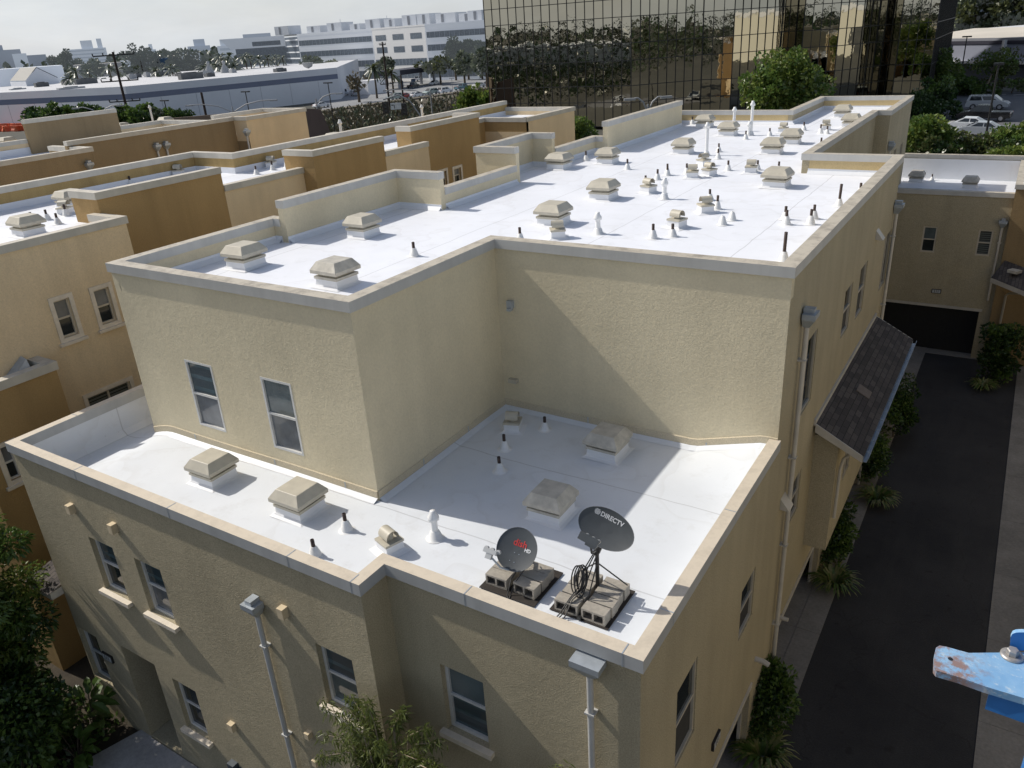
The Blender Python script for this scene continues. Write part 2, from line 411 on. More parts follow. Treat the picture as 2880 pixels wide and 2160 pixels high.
def make_pipes():
    out={}
    for key,h in (('short',.37),('tall',.64),('stub',.24)):
        b=MB(); b.lathe((0,0,0),[(.042,.12),(.042,h),(.03,h),(.03,h-.05)],10)
        pm=mesh_of(b,'pipe',M_pipe if key!='stub' else M_white)
        b=MB(); b.lathe((0,0,0),[(.20,.004),(.15,.015),(.125,.03),(.125,.07),(.11,.075),(.11,.11),(.095,.115),(.095,.15),(.08,.155),(.08,.19),(.065,.195),(.06,.22)],14)
        out[key]=(pm,mesh_of(b,'boot',M_white))
    for key,h in (('flue',.62),('highflue',1.25),('farflue',1.5)):
        b=MB(); b.lathe((0,0,0),[(.075,.15),(.075,h-.16),(.075,h-.15)],12)
        b.lathe((0,0,h-.18),[(.075,0),(.125,.03),(.125,.10),(.07,.18),(.065,.24),(.0,.245)],12)
        pm=mesh_of(b,'pipe',M_white)
        b=MB(); b.lathe((0,0,0),[(.22,.004),(.16,.02),(.15,.06),(.135,.065),(.13,.12),(.115,.125),(.11,.17),(.08,.2)],14)
        out[key]=(pm,mesh_of(b,'boot',M_white))
    return out
PIPES=make_pipes()
def pipe(parent,x,y,z,kind='short'):
    e=bpy.data.objects.new('flue_pipe' if 'flue' in kind else 'plumbing_vent',None); COL.objects.link(e); e.parent=parent
    e.location=Vector((x,y,z))-WM[parent.name].translation; e.rotation_euler=(random.uniform(-.03,.03),random.uniform(-.03,.03),random.uniform(0,6))
    k=random.uniform(.92,1.1); e.scale=(.82,.82,k*(.82 if 'flue' in kind else .9))
    for nm,me in zip(('pipe','boot'),PIPES[kind]):
        o=bpy.data.objects.new(nm,me); COL.objects.link(o); o.parent=e
def leader_head(parent,F,u,z,zb,mat=None,gut=False,w=.26,off=.02):
    """conductor head with its downspout on a wall face"""
    mat=mat or M_spout
    b=MB()
    def ring(hw,d0,d1,zz): return [F.P(u-hw,zz,d1),F.P(u+hw,zz,d1),F.P(u+hw,zz,d0),F.P(u-hw,zz,d0)]
    b.tube([F.P(u,z-.28,off+.07),F.P(u,zb,off+.07)],.05,10)
    nb=int((z-zb)/2.2)
    for k in range(nb): 
        zz=z-1.0-k*2.2; F.box(b,u-.075,u+.075,zz-.015,zz+.015,.001,off+.128)
    sp=b.build('downspout',mat,parent)
    b=MB(); b.loft([ring(.055,off,off+.13,z-.3),ring(w*.6,off,off+.24,z-.12),ring(w*.62,off,off+.25,z-.10),ring(w*.62,off,off+.25,z)],0,False)
    if gut: 
        F.box(b,u-w*.3,u+w*.3,z+.002,z+.09,off,off+.2)
    b.build('leader_head',M_galv,sp)
    return sp
# ------------------------------------------------------------------ main townhouse
ZD=10.72; ZLOW=7.3
ML="large tan townhouse in the foreground with white flat roof and a lower roof terrace"
main=thing('townhouse',ML,'building',(-9,14,0))
OUT=[(-16.45,9.3),(-9.42,9.3),(-9.42,13.85),(-3.12,13.85),(-3.12,26.5),(-5.75,26.5),(-5.75,38.35),(-5.2,38.35),(-5.2,44.95),(-9.5,44.95),(-9.5,38.7),(-14.95,38.7),(-14.95,37.3),(-14.4,37.3),(-14.4,29.6),(-14.95,29.6),(-14.95,26.1),(-15.8,26.1),(-15.8,22.5),(-14.4,22.5),(-14.4,18.5),(-16.0,18.5),(-16.0,14.0),(-16.45,14.0)]
wb=MB(); wu=MB()
XR=-3.12
# --- front of the lower block (faces the viewer)
def fh(u0,u1,za,zb,dp): return (u0,u1,za,zb,dp)
FX=-17.7
hA=[(2.15,2.15+.87,4.72,6.1,.14),(3.76,3.76+.86,4.72,6.1,.14),(3.78,3.78+.80,1.42,2.88,.14),(8.88,9.72,4.72,6.1,.14),(1.93,3.2,.15,3.0,1.6),(.05,.85,1.2,2.78,.14)]
Ff=wall(wb,(FX,6.72),(-7.5,6.72),-.3,7.66,hA)
wall(wb,(-7.5,6.72),(-7.5,7.31),-.3,7.66)
hE=[(.9,1.74,4.72,6.16,.14)]
Fe=wall(wb,(-7.5,7.31),(XR,7.31),-.3,7.66,hE)
wall(wb,(FX,20),(FX,6.72),-.3,7.66)
# --- alley wall, lower part then full height part
g=.22
hR1=[(8.73-7.31,9.63-7.31,4.30,5.97,.06),(12.06-7.31,12.95-7.31,4.30,5.50,.06),(8.1-7.31,13.36-7.31,-.3,2.03,g)]
Fr1=wall(wb,(XR,7.31),(XR,13.85),-.3,7.66,hR1)
q=13.85
hR2=[(15.56-q,16.42-q,4.82,5.9,.06),(15.2-q,16.62-q,7.55,9.25,.06),(19.5-q,20.46-q,7.95,9.17,.06),(21.4-q,22.42-q,7.8,9.2,.06),(25.28-q,26.4-q,7.45,9.14,.06),(15.15-q,20.17-q,-.3,2.03,g),(21.9-q,26.3-q,-.3,2.03,g)]
Fr2=wall(wb,(XR,q),(XR,26.5),-.3,ZD,hR2)
# --- upper block walls standing on the terrace, and the rest of the outline
hU=[(-14.58+16.45,-13.69+16.45,7.80,9.38,.03),(-12.19+16.45,-11.32+16.45,7.80,9.41,.03)]
Fu=wall(wu,OUT[0],OUT[1],7.2,ZD,hU)
wall(wu,OUT[1],OUT[2],7.2,ZD); Fs=wall(wu,OUT[2],OUT[3],7.2,ZD)
hF=[(1.2,1.9,7.6,9.3,.06),(2.6,3.3,7.6,9.3,.06),(4.6,5.3,7.6,9.3,.06),(1.4,3.0,4.2,5.8,.06)]
for i in range(4,len(OUT)):
    if i==7: Ff2=wall(wb,OUT[7],OUT[8],-.3,ZD,hF)
    elif i==6: wall(wb,OUT[6],OUT[7],-.3,ZD)
    else: wall(wb,OUT[i],OUT[(i+1)%len(OUT)],-.3 if 4<=i<23 else 7.0,ZD)
# --- parapets: low runs all round, taller panels along the courtyard side
cb=MB(); cl=MB()
lowA=[(-16.003,14.0),(-16.45,14.0)]+OUT[0:4]+OUT[4:13]+[(-14.403,37.3)]
TT=11.85
parapet(MB(),cb,lowA,ZD,11.33); ribbon(wu,lowA[:6],0,.2,ZD,11.13,False,0,'oi'); ribbon(wb,[(XR,14.053)]+OUT[4:13]+[(-14.403,37.3)],0,.2,ZD,11.13,False,0,'oi')
parapet(wu,cb,[(-14.4,37.5),(-14.4,29.4)],ZD,TT+.05)
parapet(wu,cb,[(-14.403,29.6),(-14.95,29.6),(-14.95,26.103)],ZD,11.33)
parapet(wu,cb,[(-14.75,26.1),(-15.8,26.1),(-15.8,22.5),(-14.2,22.5)],ZD,TT+.05)
parapet(wu,cb,[(-14.4,22.497),(-14.4,18.503)],ZD,11.33)
parapet(wu,cb,[(-14.2,18.5),(-16.0,18.5),(-16.0,13.8)],ZD,TT-.05)
lowB=[(FX,20),(FX,6.72),(-7.5,6.72),(-7.5,7.31),(XR,7.31),(XR,13.85)]

parapet(MB(),cl,lowB,7.66,7.88,h=.22,th=.12,over=.06)
main_wall=wb.build('wall',S_tan,main); wu.build('upper_wall',S_up,main)
cb.build('coping',M_cop_up,main)
cl.build('coping',M_cop_low,main)['label']='beige metal coping round the lower roof terrace'
# joint straps on the terrace coping
jb=MB()
for (x,y,ax) in ((-15.1,6.72,0),(-12.1,6.72,0),(-9.0,6.72,0),(-7.62,6.72,0),(-5.9,7.31,0),(-3.36,7.31,0)):
    jb.bx(x-.009,x+.009,y-.063,y+.142,7.655,7.884)
for y in (8.3,11.1): jb.bx(XR-.142,XR+.063,y-.009,y+.009,7.655,7.884)
for y in (8.2,10.1): jb.bx(FX-.063,FX+.142,y-.009,y+.009,7.655,7.884)
jb.build('coping_strap',M_galv,main)
# yellowish inner face of the parapet that closes the wide part of the roof, and stained inner faces
for q_ in ((-5.72,XR-.23,26.285,26.298),(-14.7,-9.5,38.485,38.498),(-9.28,-5.45,44.735,44.748)):
    yb=MB(); yb.bx(*q_,ZD+.16,11.13); yb.build('parapet_face',S_yel,main)
# white flashing turned up the parapets
for pl in (lowA[:3],[OUT[4],OUT[5]],OUT[8:13]+[(-14.4,37.3)],[(-14.4,37.5),(-14.4,29.4)],[(-14.4,29.6),(-14.95,29.6),(-14.95,26.1)],[(-14.65,26.1),(-15.8,26.1),(-15.8,22.5)],[(-14.4,22.5),(-14.4,18.5)],[(-14.2,18.5),(-16.0,18.5),(-16.0,13.8)]):
    fb=MB(); ribbon(fb,pl,.2,.218,ZD,ZD+.16,False,0,'itb')
    A=offset_poly(pl,.218,False); B_=offset_poly(pl,.35,False)
    for i in range(len(pl)-1): fb.poly([(*B_[i],ZD+.003),(*A[i],ZD+.1),(*A[i+1],ZD+.1),(*B_[i+1],ZD+.003)])
    fb.build('flashing',M_flash,main)
db=MB(); deck(db,offset_poly(OUT,.1,True),ZD)
db.build('roof_deck',M_roof,main)
# --- terrace deck with its falls, as fine grid
def sm(t): t=max(0,min(1,t)); return t*t*(3-2*t)
def zlow(x,y):
    z=ZLOW-.38*sm((-15.6-x)/1.7)
    z+=.42*max(0,min(1,(x+4.75)/1.35))*max(0,min(1,(y-12.3)/1.4))
    z+=.012*math.sin(x*1.3+1)*math.sin(y*1.1)
    return z
tb=MB()
def grid(b,x0,x1,y0,y1,n,m_,f,mi=0):
    vs=[(x0+(x1-x0)*i/n,y0+(y1-y0)*j/m_) for j in range(m_+1) for i in range(n+1)]
    b.raw([(x,y,f(x,y)) for x,y in vs],[(j*(n+1)+i,j*(n+1)+i+1,(j+1)*(n+1)+i+1,(j+1)*(n+1)+i) for j in range(m_) for i in range(n)],mi,True)
grid(tb,-17.62,-7.62,6.8,19.8,60,50,zlow); grid(tb,-7.62,-3.2,7.39,13.87,34,50,zlow)
tb.build('terrace_deck',M_low,main)
# membrane up the inside of the terrace parapet
ib=MB(); ribbon(ib,lowB,.09,.12,6.7,7.655,False,0,'it')
A=offset_poly(lowB,.12,False); B_=offset_poly(lowB,.25,False)
for i in range(len(lowB)-1):
    a,c,d,e=A[i],A[i+1],B_[i+1],B_[i]
    n=24
    for k in range(n):
        f=lambda p,q_,t: (p[0]+(q_[0]-p[0])*t,p[1]+(q_[1]-p[1])*t)
        a0,a1,b0,b1=f(a,c,k/n),f(a,c,(k+1)/n),f(e,d,k/n),f(e,d,(k+1)/n)
        ib.poly([(*b0,zlow(*b0)+.004),(*a0,zlow(*a0)+.13),(*a1,zlow(*a1)+.13),(*b1,zlow(*b1)+.004)],0,True)
ib.build('parapet_membrane',M_low,main)
# tan base flashing and white cant where the upper block meets the terrace
kb=MB(); kw=MB()
for p0,p1 in ((OUT[0],OUT[1]),(OUT[1],OUT[2]),(OUT[2],OUT[3])):
    F=Face(p0,p1); n=40
    for k in range(n):
        u0,u1=F.L*k/n,F.L*(k+1)/n
        z0=zlow(*F.P(u0,0,.2)[:2]); z1=zlow(*F.P(u1,0,.2)[:2])
        kb.poly([F.P(u0,z0+.05,.02),F.P(u1,z1+.05,.02),F.P(u1,z1+.2,.02),F.P(u0,z0+.2,.02)]); kb.poly([F.P(u0,z0+.2,.02),F.P(u1,z1+.2,.02),F.P(u1,z1+.215,0),F.P(u0,z0+.215,0)])
        kw.poly([F.P(u0,z0+.004,.16),F.P(u1,z1+.004,.16),F.P(u1,z1+.06,.024),F.P(u0,z0+.06,.024)],0,True)
kb.build('base_flashing',stucco('flashing_paint',(.66,.57,.41),60,.1,.1),main); kw.build('cant_strip',M_low,main)
sb=MB()
for F,us in ((Fu,(1.6,4.2,6.2)),(Face(OUT[1],OUT[2]),(1.4,3.0)),(Fs,(2.2,4.9))):
    for u in us: F.box(sb,u-.012,u+.012,ZLOW+.05,ZLOW+.2,.021,.026)
sb.build('flashing_joint',M_galv,main)
# --- windows
for i,h in enumerate(hA):
    if i==4: continue
    window(Ff,main,*h[:4],.14,'hung',G_blue if i in(0,1,3) else G_dark,(G_dark,G_cur,G_dark,G_blind,0,G_dark)[i],M_vinyl,M_sill if i!=5 else False,None,.065)
window(Fe,main,*hE[0][:4],.14,'hung',G_blind,G_blue,M_vinyl,M_sill,None,.065)
b=MB(); Ff.box(b,1.93,3.2,.15,3.0,-1.62,-1.56); b.build('entry_back',S_tan,main)
b=MB(); Ff.box(b,2.08,3.02,.2,2.3,-1.555,-1.52); e=b.build('door',plain('dark_brown_door',(.06,.035,.025),.5,.2,4),main)
b=MB(); b.lathe(tuple(Ff.P(2.2,1.15,-1.49)),[(.03,-.03),(.035,0),(.03,.03)],8); b.build('handle',M_galv,e)
window(Fu,main,*hU[0][:4],.03,'hung',G_blue,G_cur,M_vinyl,label='white framed upper window with a crumpled curtain in its lower half')
window(Fu,main,*hU[1][:4],.03,'hung',G_blind,G_cur,M_vinyl,label='white framed upper window with a raised blind')
for h,st in ((hR1[0],'hung'),(hR1[1],'hung')): window(Fr1,main,*h[:4],.06,st,G_dark,M_screen,M_vinyl_t,fw=.035)
for i,h in enumerate(hR2[:5]): window(Fr2,main,*h[:4],.06,'slide' if i in(1,4) else 'hung',M_screen if i in(1,4) else G_dark,G_dark if i in(1,4) else M_screen,M_vinyl_t,fw=.035)
for h in hF: window(Ff2,main,*h[:4],.06,'hung',G_dark,G_dark,M_vinyl_t,fw=.035)
# --- garage openings: panelled doors behind a pale header trim
M_gar=plain('garage_door_paint',(.13,.105,.085),.6,.1,2)
for F,h in ((Fr1,hR1[2]),(Fr2,hR2[5]),(Fr2,hR2[6])):
    b=MB(); F.quad(b,h[0],h[1],0,2.03,-g-.3)
    for k in range(4):
        z0=.03+k*.5
        nn=6
        for j in range(nn):
            u0=h[0]+(h[1]-h[0])*j/nn+.06; F.box(b,u0,u0+(h[1]-h[0])/nn-.12,z0+.07,z0+.43,-g-.299,-g-.28)
    F.quad(b,h[0],h[0]+.001,0,2.03,-g)
    b.build('garage_door',M_gar,main)
    b=MB(); F.box(b,h[0]-.02,h[1]+.02,1.97,2.09,.002,.035); F.box(b,h[1]-.07,h[1]-.002,0,1.96,-g+.02,-g+.09); b.build('header_trim',M_spout_tan,main)
# --- pop-out bay with a shingled pent roof on the alley wall
bay0,bay1=17.59,25.1; BX=-2.57
b=MB()
hB=[(1.2,2.15,4.35,5.85,.05),(4.9,5.85,4.35,5.85,.05)]
wall(b,(XR,bay0),(BX,bay0),3.03,6.2); Fb=wall(b,(BX,bay0),(BX,bay1),3.03,6.1,hB); wall(b,(BX,bay1),(XR,bay1),3.03,6.2)
b.poly([(XR,bay0,3.03),(XR,bay1,3.03),(BX,bay1,3.03),(BX,bay0,3.03)]); bay=b.build('bay',S_tan,main)
for h in hB: window(Fb,main,*h[:4],.05,'slide',M_screen,G_dark,M_vinyl_t,fw=.035)
def shingle():
    mt,nt,bs=newmat('grey_brown_shingles'); co=pos(nt)
    mp=N(nt,'ShaderNodeMapping'); mp.inputs['Rotation'].default_value=(0,0,PI/2); nt.links.new(co,mp.inputs[0])
    br=N(nt,'ShaderNodeTexBrick'); br.inputs['Scale'].default_value=1; br.inputs['Brick Width'].default_value=.33; br.inputs['Row Height'].default_value=.13
    br.inputs['Mortar Size'].default_value=.008; br.inputs['Color1'].default_value=(.060,.052,.050,1); br.inputs['Color2'].default_value=(.125,.108,.098,1); br.inputs['Mortar'].default_value=(.02,.02,.02,1); br.inputs['Bias'].default_value=-.2
    nt.links.new(mp.outputs[0],br.inputs['Vector'])
    col=mix(nt,.5,br.outputs['Color'],ramp(nt,noise(nt,co,50,2),.3,.7,(.7,.7,.7,1),(1.25,1.25,1.25,1)),'MULTIPLY')
    nt.links.new(col,bs.inputs['Base Color']); bs.inputs['Roughness'].default_value=.95; bump(nt,bs,br.outputs['Fac'],-.5,.02)
    return mt
M_shing=shingle()
def pent_roof(parent,ya,yb_,x0,z0,x1,z1,vents=()):
    b=MB(); t=.05
    rows=7
    for k in range(rows):
        xa,za=x0+(x1-x0)*k/rows,z0+(z1-z0)*k/rows; xb,zb=x0+(x1-x0)*(k+1)/rows+.02,z0+(z1-z0)*(k+1)/rows
        b.poly([(xa,ya,za+.012),(xb,ya,zb+.022),(xb,yb_,zb+.022),(xa,yb_,za+.012)])
        b.poly([(xb,ya,zb+.022),(xb,ya,zb-.0),(xb,yb_,zb-.0),(xb,yb_,zb+.022)])
    b.poly([(x1,ya,z1-t),(x0,ya,z0-t),(x0,yb_,z0-t),(x1,yb_,z1-t)])
    rf=b.build('pent_roof',M_shing,parent)
    b=MB(); s_=(z1-z0)/(x1-x0)
    for y in (ya-.03,yb_): b.raw([(x0,y,z0-.2),(x1,y,z1-.14),(x1,y,z1+.02),(x0,y,z0+.02),(x0,y+.03,z0-.2),(x1,y+.03,z1-.14),(x1,y+.03,z1+.02),(x0,y+.03,z0+.02)],[(0,1,2,3),(7,6,5,4),(3,2,6,7),(0,4,5,1),(1,5,6,2),(0,3,7,4)])
    b.bx(x0-.05,x0-.001,ya-.03,yb_+.03,z0-.03,z0+.12)
    b.build('fascia',M_spout_tan,rf)
    b=MB()
    for (p,r0) in (((x1+.005,x1+.125),0),):
        x,xe=p; prof=[(x,z1+.0),(x,z1-.12),(xe-.03,z1-.12),(xe,z1-.01),(xe-.012,z1-.01),(xe-.038,z1-.108),(x+.012,z1-.108),(x+.012,z1)]
        b.loft([[Vector((a,y,c)) for a,c in prof] for y in (ya-.02,yb_+.02)],0,False)
    y=ya+.3
    while y<yb_: b.bx(x1+.018,x1+.10,y-.012,y+.012,z1-.02,z1-.005); y+=.6
    b.build('gutter',M_galv,rf)
    for (px_,py_) in vents:
        tt=(px_-x0)/(x1-x0); zz=z0+(z1-z0)*tt
        b=MB(); b.raw([(px_-.16,py_-.22,zz+.14),(px_+.16,py_-.22,zz+.14+s_*.3-.02),(px_+.16,py_+.22,zz+.14+s_*.3-.02),(px_-.16,py_+.22,zz+.14),(px_-.16,py_-.22,zz),(px_+.16,py_-.22,zz-.1),(px_+.16,py_+.22,zz-.1),(px_-.16,py_+.22,zz)],[(0,1,2,3),(4,7,6,5),(0,4,5,1),(1,5,6,2),(2,6,7,3),(3,7,4,0)])
        b.build('roof_vent',plain('brown_vent_paint',(.16,.125,.10),.7,.15,6),rf)
    return rf
pent_roof(main,17.3,25.3,XR+.05,6.62,-1.98,6.02,[(-2.5,20.2)])
b=MB(); b.tube([(-2.2,17.75,5.9),(-2.45,17.8,5.6),(-2.5,17.8,5.3),(-2.5,17.8,3.9)],.04,8); b.build('downspout',M_spout_tan,main)
# --- downspouts, scuppers and lamps
leader_head(main,Ff,-10.12-FX,6.55,.1,None,True)
leader_head(main,Fe,-3.83+7.5,7.62,.1,None,False,.36)
b=MB(); Fe.box(b,-4.02+7.5,-3.62+7.5,7.5,7.652,.002,.02); b.build('scupper_plate',M_galv,main)
leader_head(main,Fr2,14.95-q,10.15,.1,M_spout_tan,True,.30,.03)
leader_head(main,Fr2,26.2-q,9.95,.1,M_spout_tan,True)
Fx=Face(OUT[7],OUT[8]); leader_head(main,Fx,.5,9.9,.1,M_spout_tan,True)
b=MB()
M_beam=plain('cream_stucco_block',(.66,.54,.36),.8,.1,8)
for x,z in ((-15.77,6.77),(-14.26,6.76),(-9.42,6.57)):
    F=Ff; u=x-FX; F.box(b,u-.07,u+.07,z-.105,z+.105,.001,.13); b.build('wall_block',M_beam,main); b=MB()
for x,z,s in ((-9.5,3.63,.09),(-9.46,2.94,.09),(-12.0,2.5,.12)):
    b=MB(); u=x-FX; Ff.box(b,u-s*.62,u+s*.62,z-s*.8,z+s*.8,.001,.11); b.build('wall_block',M_beam,main)
def wedge_lamp(F,u,z,mat=M_spout_tan):
    b=MB(); b.raw([F.P(u-.17,z,.002),F.P(u+.17,z,.002),F.P(u+.17,z,.2),F.P(u-.17,z,.2),F.P(u-.17,z+.26,.002),F.P(u+.17,z+.26,.002)],[(0,3,2,1),(0,1,5,4),(3,4,5,2),(0,4,3),(1,2,5)]); b.build('wall_lamp',mat,main)
wedge_lamp(Fr2,23.37-q,9.55); wedge_lamp(Fr2,14.75-q,5.85)
b=MB(); Fs.box(b,.28,.42,9.82,9.98,.002,.10); Fs.box(b,.30,.40,9.76,9.82,.02,.14); b.build('wall_lamp',M_galv,main)

b=MB(); Fs.box(b,.2,.42,8.0,8.09,.002,.12); b.build('hose_bib',M_hood,main)
b=MB(); b.tube([Fr1.P(13.57-7.31,2.6,.0),Fr1.P(13.57-7.31,2.6,.18),Fr1.P(13.57-7.31,2.55,.3)],.06,10); b.build('wall_lamp',M_spout_tan,main)
b=MB(); b.tube([Fr2.P(15.6-q,2.2,0),Fr2.P(15.6-q,2.2,.22)],.05,8); b.build('wall_lamp',M_spout_tan,main)
# house number plaques
def text_obj(name,body,size,M,mat,parent,ext=.004,bold=0):
    cu=bpy.data.curves.new(name,'FONT'); cu.body=body; cu.size=size; cu.extrude=ext; cu.align_x='CENTER'; cu.align_y='CENTER'; cu.offset=bold; cu.resolution_u=3
    o=bpy.data.objects.new(name,cu); COL.objects.link(o)
    dg=bpy.context.evaluated_depsgraph_get(); me=bpy.data.meshes.new_from_object(o.evaluated_get(dg)); bpy.data.objects.remove(o)
    me.materials.clear(); me.materials.append(mat); me.transform(M)
    b=MB(); b.v=[tuple(v.co) for v in me.vertices]; b.f=[tuple(p.vertices) for p in me.polygons]; b.m=[0]*len(b.f); b.sm=[False]*len(b.f)
    return b.build(name,mat,parent)
def face_matrix(F,u,z,w):
    M=Matrix((F.d,Vector((0,0,1)),F.n)).transposed().to_4x4(); M.translation=F.P(u,z,w); return M
def plaque(F,u,z,body,parent):
    b=MB(); F.box(b,u-.2,u+.2,z-.1,z+.1,.002,.05); p=b.build('number_plaque',M_black,parent)
    b=MB(); F.box(b,u-.17,u+.17,z-.075,z+.075,.051,.056); b.build('plate',M_grey,p)
    text_obj('number',body,.15,face_matrix(F,u,z,.058),M_black,p,.002,.004)
plaque(Fr1,10.89-7.31,2.83,'111',main); plaque(Ff,-16.54-FX,2.31,'111',main)
# --- utility boxes low on the front wall
b=MB(); Ff.box(b,5.25,5.45,.9,1.25,.001,.14); Ff.box(b,5.5,5.72,.75,1.15,.001,.16); b.build('meter_box',plain('blue_grey_box_paint',(.07,.085,.10),.5,.1,5),main)

# --- roof fittings placed where they stand
def Q(x,y,k=620/1270): return (1380+k*x,280+k*y)
def Wq(x,y,k=700/1270): return (1860+k*x,240+k*y)
for i,p in enumerate((T(720,540,408,492),(690,765),T(720,540,540,237),Q(683,588),Q(393,737),Q(418,408),Q(700,378),Q(1140,319),Wq(245,219),Wq(368,261),Wq(601,356),Wq(697,305),Wq(632,531),Wq(955,167),Wq(1000,219))):
    v=PZ(*p,ZD); box_vent(main,v.x-.34,v.y+.34,ZD,0,.68,i in(0,))
for p,h in ((T(720,1080,225,694),0),(T(0,1080,1055,527),0),(T(1440,1080,235,715),1),(T(1440,1080,515,395),1)):
    v=PZ(*p,ZLOW); box_vent(main,v.x-.34,v.y+.33,ZLOW,0,.68,h)
for i,p in enumerate((Q(405,812),Q(930,546),Wq(178,479),Wq(233,417),Wq(264,468),Wq(479,454),Wq(249,660),Wq(104,738),Wq(640,246),Wq(858,232))):
    v=PZ(*p,ZD); goose_vent(main,v.x-.2,v.y+.2,ZD,R((35,-20,15,60,-25,10,40,-15,0,20)[i]))
v=PZ(*T(720,1080,690,855),ZLOW); goose_vent(main,v.x-.2,v.y+.12,ZLOW,R(-18))
v=PZ(*T(1440,1080,20,252),ZLOW); goose_vent(main,v.x-.2,v.y+.2,ZLOW,R(20))
for p in (T(720,540,785,318),Q(172,820),Q(550,353),Q(788,403),Q(960,462),Q(1017,438),Q(1130,428),Q(893,500),Q(935,801),Q(1048,790),Wq(158,198),Wq(430,276),Wq(553,258),Wq(293,340),Wq(289,376),Wq(340,435),Wq(30,458),Wq(490,432),Wq(597,440),Wq(248,588),Wq(284,632),Wq(630,685),Wq(637,711),Wq(760,710),Wq(778,682),Wq(1014,556),Wq(727,230),Wq(812,246),Wq(844,248),Wq(812,318)):
    v=PZ(*p,ZD); pipe(main,v.x,v.y,ZD)
for p in (Wq(312,712),Wq(360,689)): v=PZ(*p,ZD); pipe(main,v.x,v.y,ZD,'stub')
for p in (Wq(623,898),Wq(905,617)): v=PZ(*p,ZD); pipe(main,v.x,v.y,ZD,'tall')
for p in (Q(620,774),Q(1000,574),Wq(445,257)): v=PZ(*p,ZD); pipe(main,v.x,v.y,ZD,'flue')
for p in (Wq(230,358),Wq(457,256),Wq(368,235)): v=PZ(*p,ZD); pipe(main,v.x,v.y,ZD,'farflue' if p[0]>2100 or p[0]<2000 else 'highflue')
for p in (T(720,1080,295,852),T(720,1080,450,725),T(720,1080,1233,325),T(720,1080,1210,434),T(1440,1080,163,226)):
    v=PZ(*p,ZLOW); pipe(main,v.x,v.y,ZLOW)
v=PZ(*T(720,1080,890,764),ZLOW); pipe(main,v.x,v.y,ZLOW,'flue')
# ------------------------------------------------------------------ cinder blocks, mats and satellite dishes on the terrace
def block_mesh():
    b=MB(); L,D,H,t=.195,.0975,.0975,.032
    # outer shell with two cores open on the front and back faces
    xs=[(-L+t,-t/2),(t/2,L-t)]
    for y,s in ((-D,1),(D,-1)):
        def f(x0,x1,z0,z1):
            q=[(x0,y,z0),(x1,y,z0),(x1,y,z1),(x0,y,z1)]; b.poly(q if s==1 else q[::-1])
        f(-L,-L+t,-H,H); f(L-t,L,-H,H); f(-t/2,t/2,-H,H)
        for x0,x1 in xs: f(x0,x1,-H,-H+t); f(x0,x1,H-t,H)
    b.poly([(-L,-D,H),(L,-D,H),(L,D,H),(-L,D,H)]); b.poly([(-L,D,-H),(L,D,-H),(L,-D,-H),(-L,-D,-H)])
    b.poly([(-L,D,-H),(-L,-D,-H),(-L,-D,H),(-L,D,H)]); b.poly([(L,-D,-H),(L,D,-H),(L,D,H),(L,-D,H)])
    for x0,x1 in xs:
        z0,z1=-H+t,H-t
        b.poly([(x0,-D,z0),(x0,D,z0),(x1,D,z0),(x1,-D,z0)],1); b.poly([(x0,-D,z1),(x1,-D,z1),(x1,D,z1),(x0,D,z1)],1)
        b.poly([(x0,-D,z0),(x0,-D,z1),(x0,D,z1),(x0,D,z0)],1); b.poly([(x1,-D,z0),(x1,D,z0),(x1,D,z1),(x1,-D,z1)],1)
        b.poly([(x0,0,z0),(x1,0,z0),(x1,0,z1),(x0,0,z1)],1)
    return mesh_of(b,'cinder_block',[M_block,M_blockin])
BLK=block_mesh()
def cinder(x,y,label,group,rz=0,z=None):
    o=bpy.data.objects.new('cinder_block',BLK); COL.objects.link(o); WM[o.name]=Matrix.Identity(4)
    o.location=(x,y,(z or ZLOW+.03)+.0985); o.rotation_euler=(0,0,rz); return tag(o,label,'cinder block',group)
def mat_obj(x0,x1,y0,y1,label,z=ZLOW):
    b=MB(); b.bx(x0,x1,y0,y1,z+.016,z+.028); return tag(b.build('rubber_mat',M_rub),label,'mat')
mat_obj(-6.22,-5.2,8.04,8.98,'black rubber mat under the small round satellite dish and its blocks')
mat_obj(-4.97,-3.99,8.115,9.10,'black rubber mat under the wide oval satellite dish and its eight blocks')
GL='concrete blocks weighting the satellite dish mounts'
cinder(-5.97,8.26,'front left cinder block on the mat of the small round dish',GL,R(1)); cinder(-5.97,8.462,'rear left cinder block beside the foot of the small round dish, under its white feed',GL)
cinder(-5.46,8.28,'front right cinder block of the small dish mat, standing alone before a gap',GL,R(-3))
cinder(-5.45,8.50,'middle block of the right hand row on the small dish mat, lying in dish shadow',GL,R(-1)); cinder(-5.46,8.70,'rearmost sunlit block of the right hand row on the small dish mat',GL,R(-1))
rows=('front','second','third','rearmost')
for c,(x,side) in enumerate(((-4.69,'left'),(-4.235,'right'))):
    for k in range(4):
        cinder(x+(-.012,.006,-.008,.004)[k],8.245+k*.218,'%s cinder block in the %s row under the wide oval dish'%(rows[k],side),GL,R((1,-.8,.5,1)[(k+c)%4]))
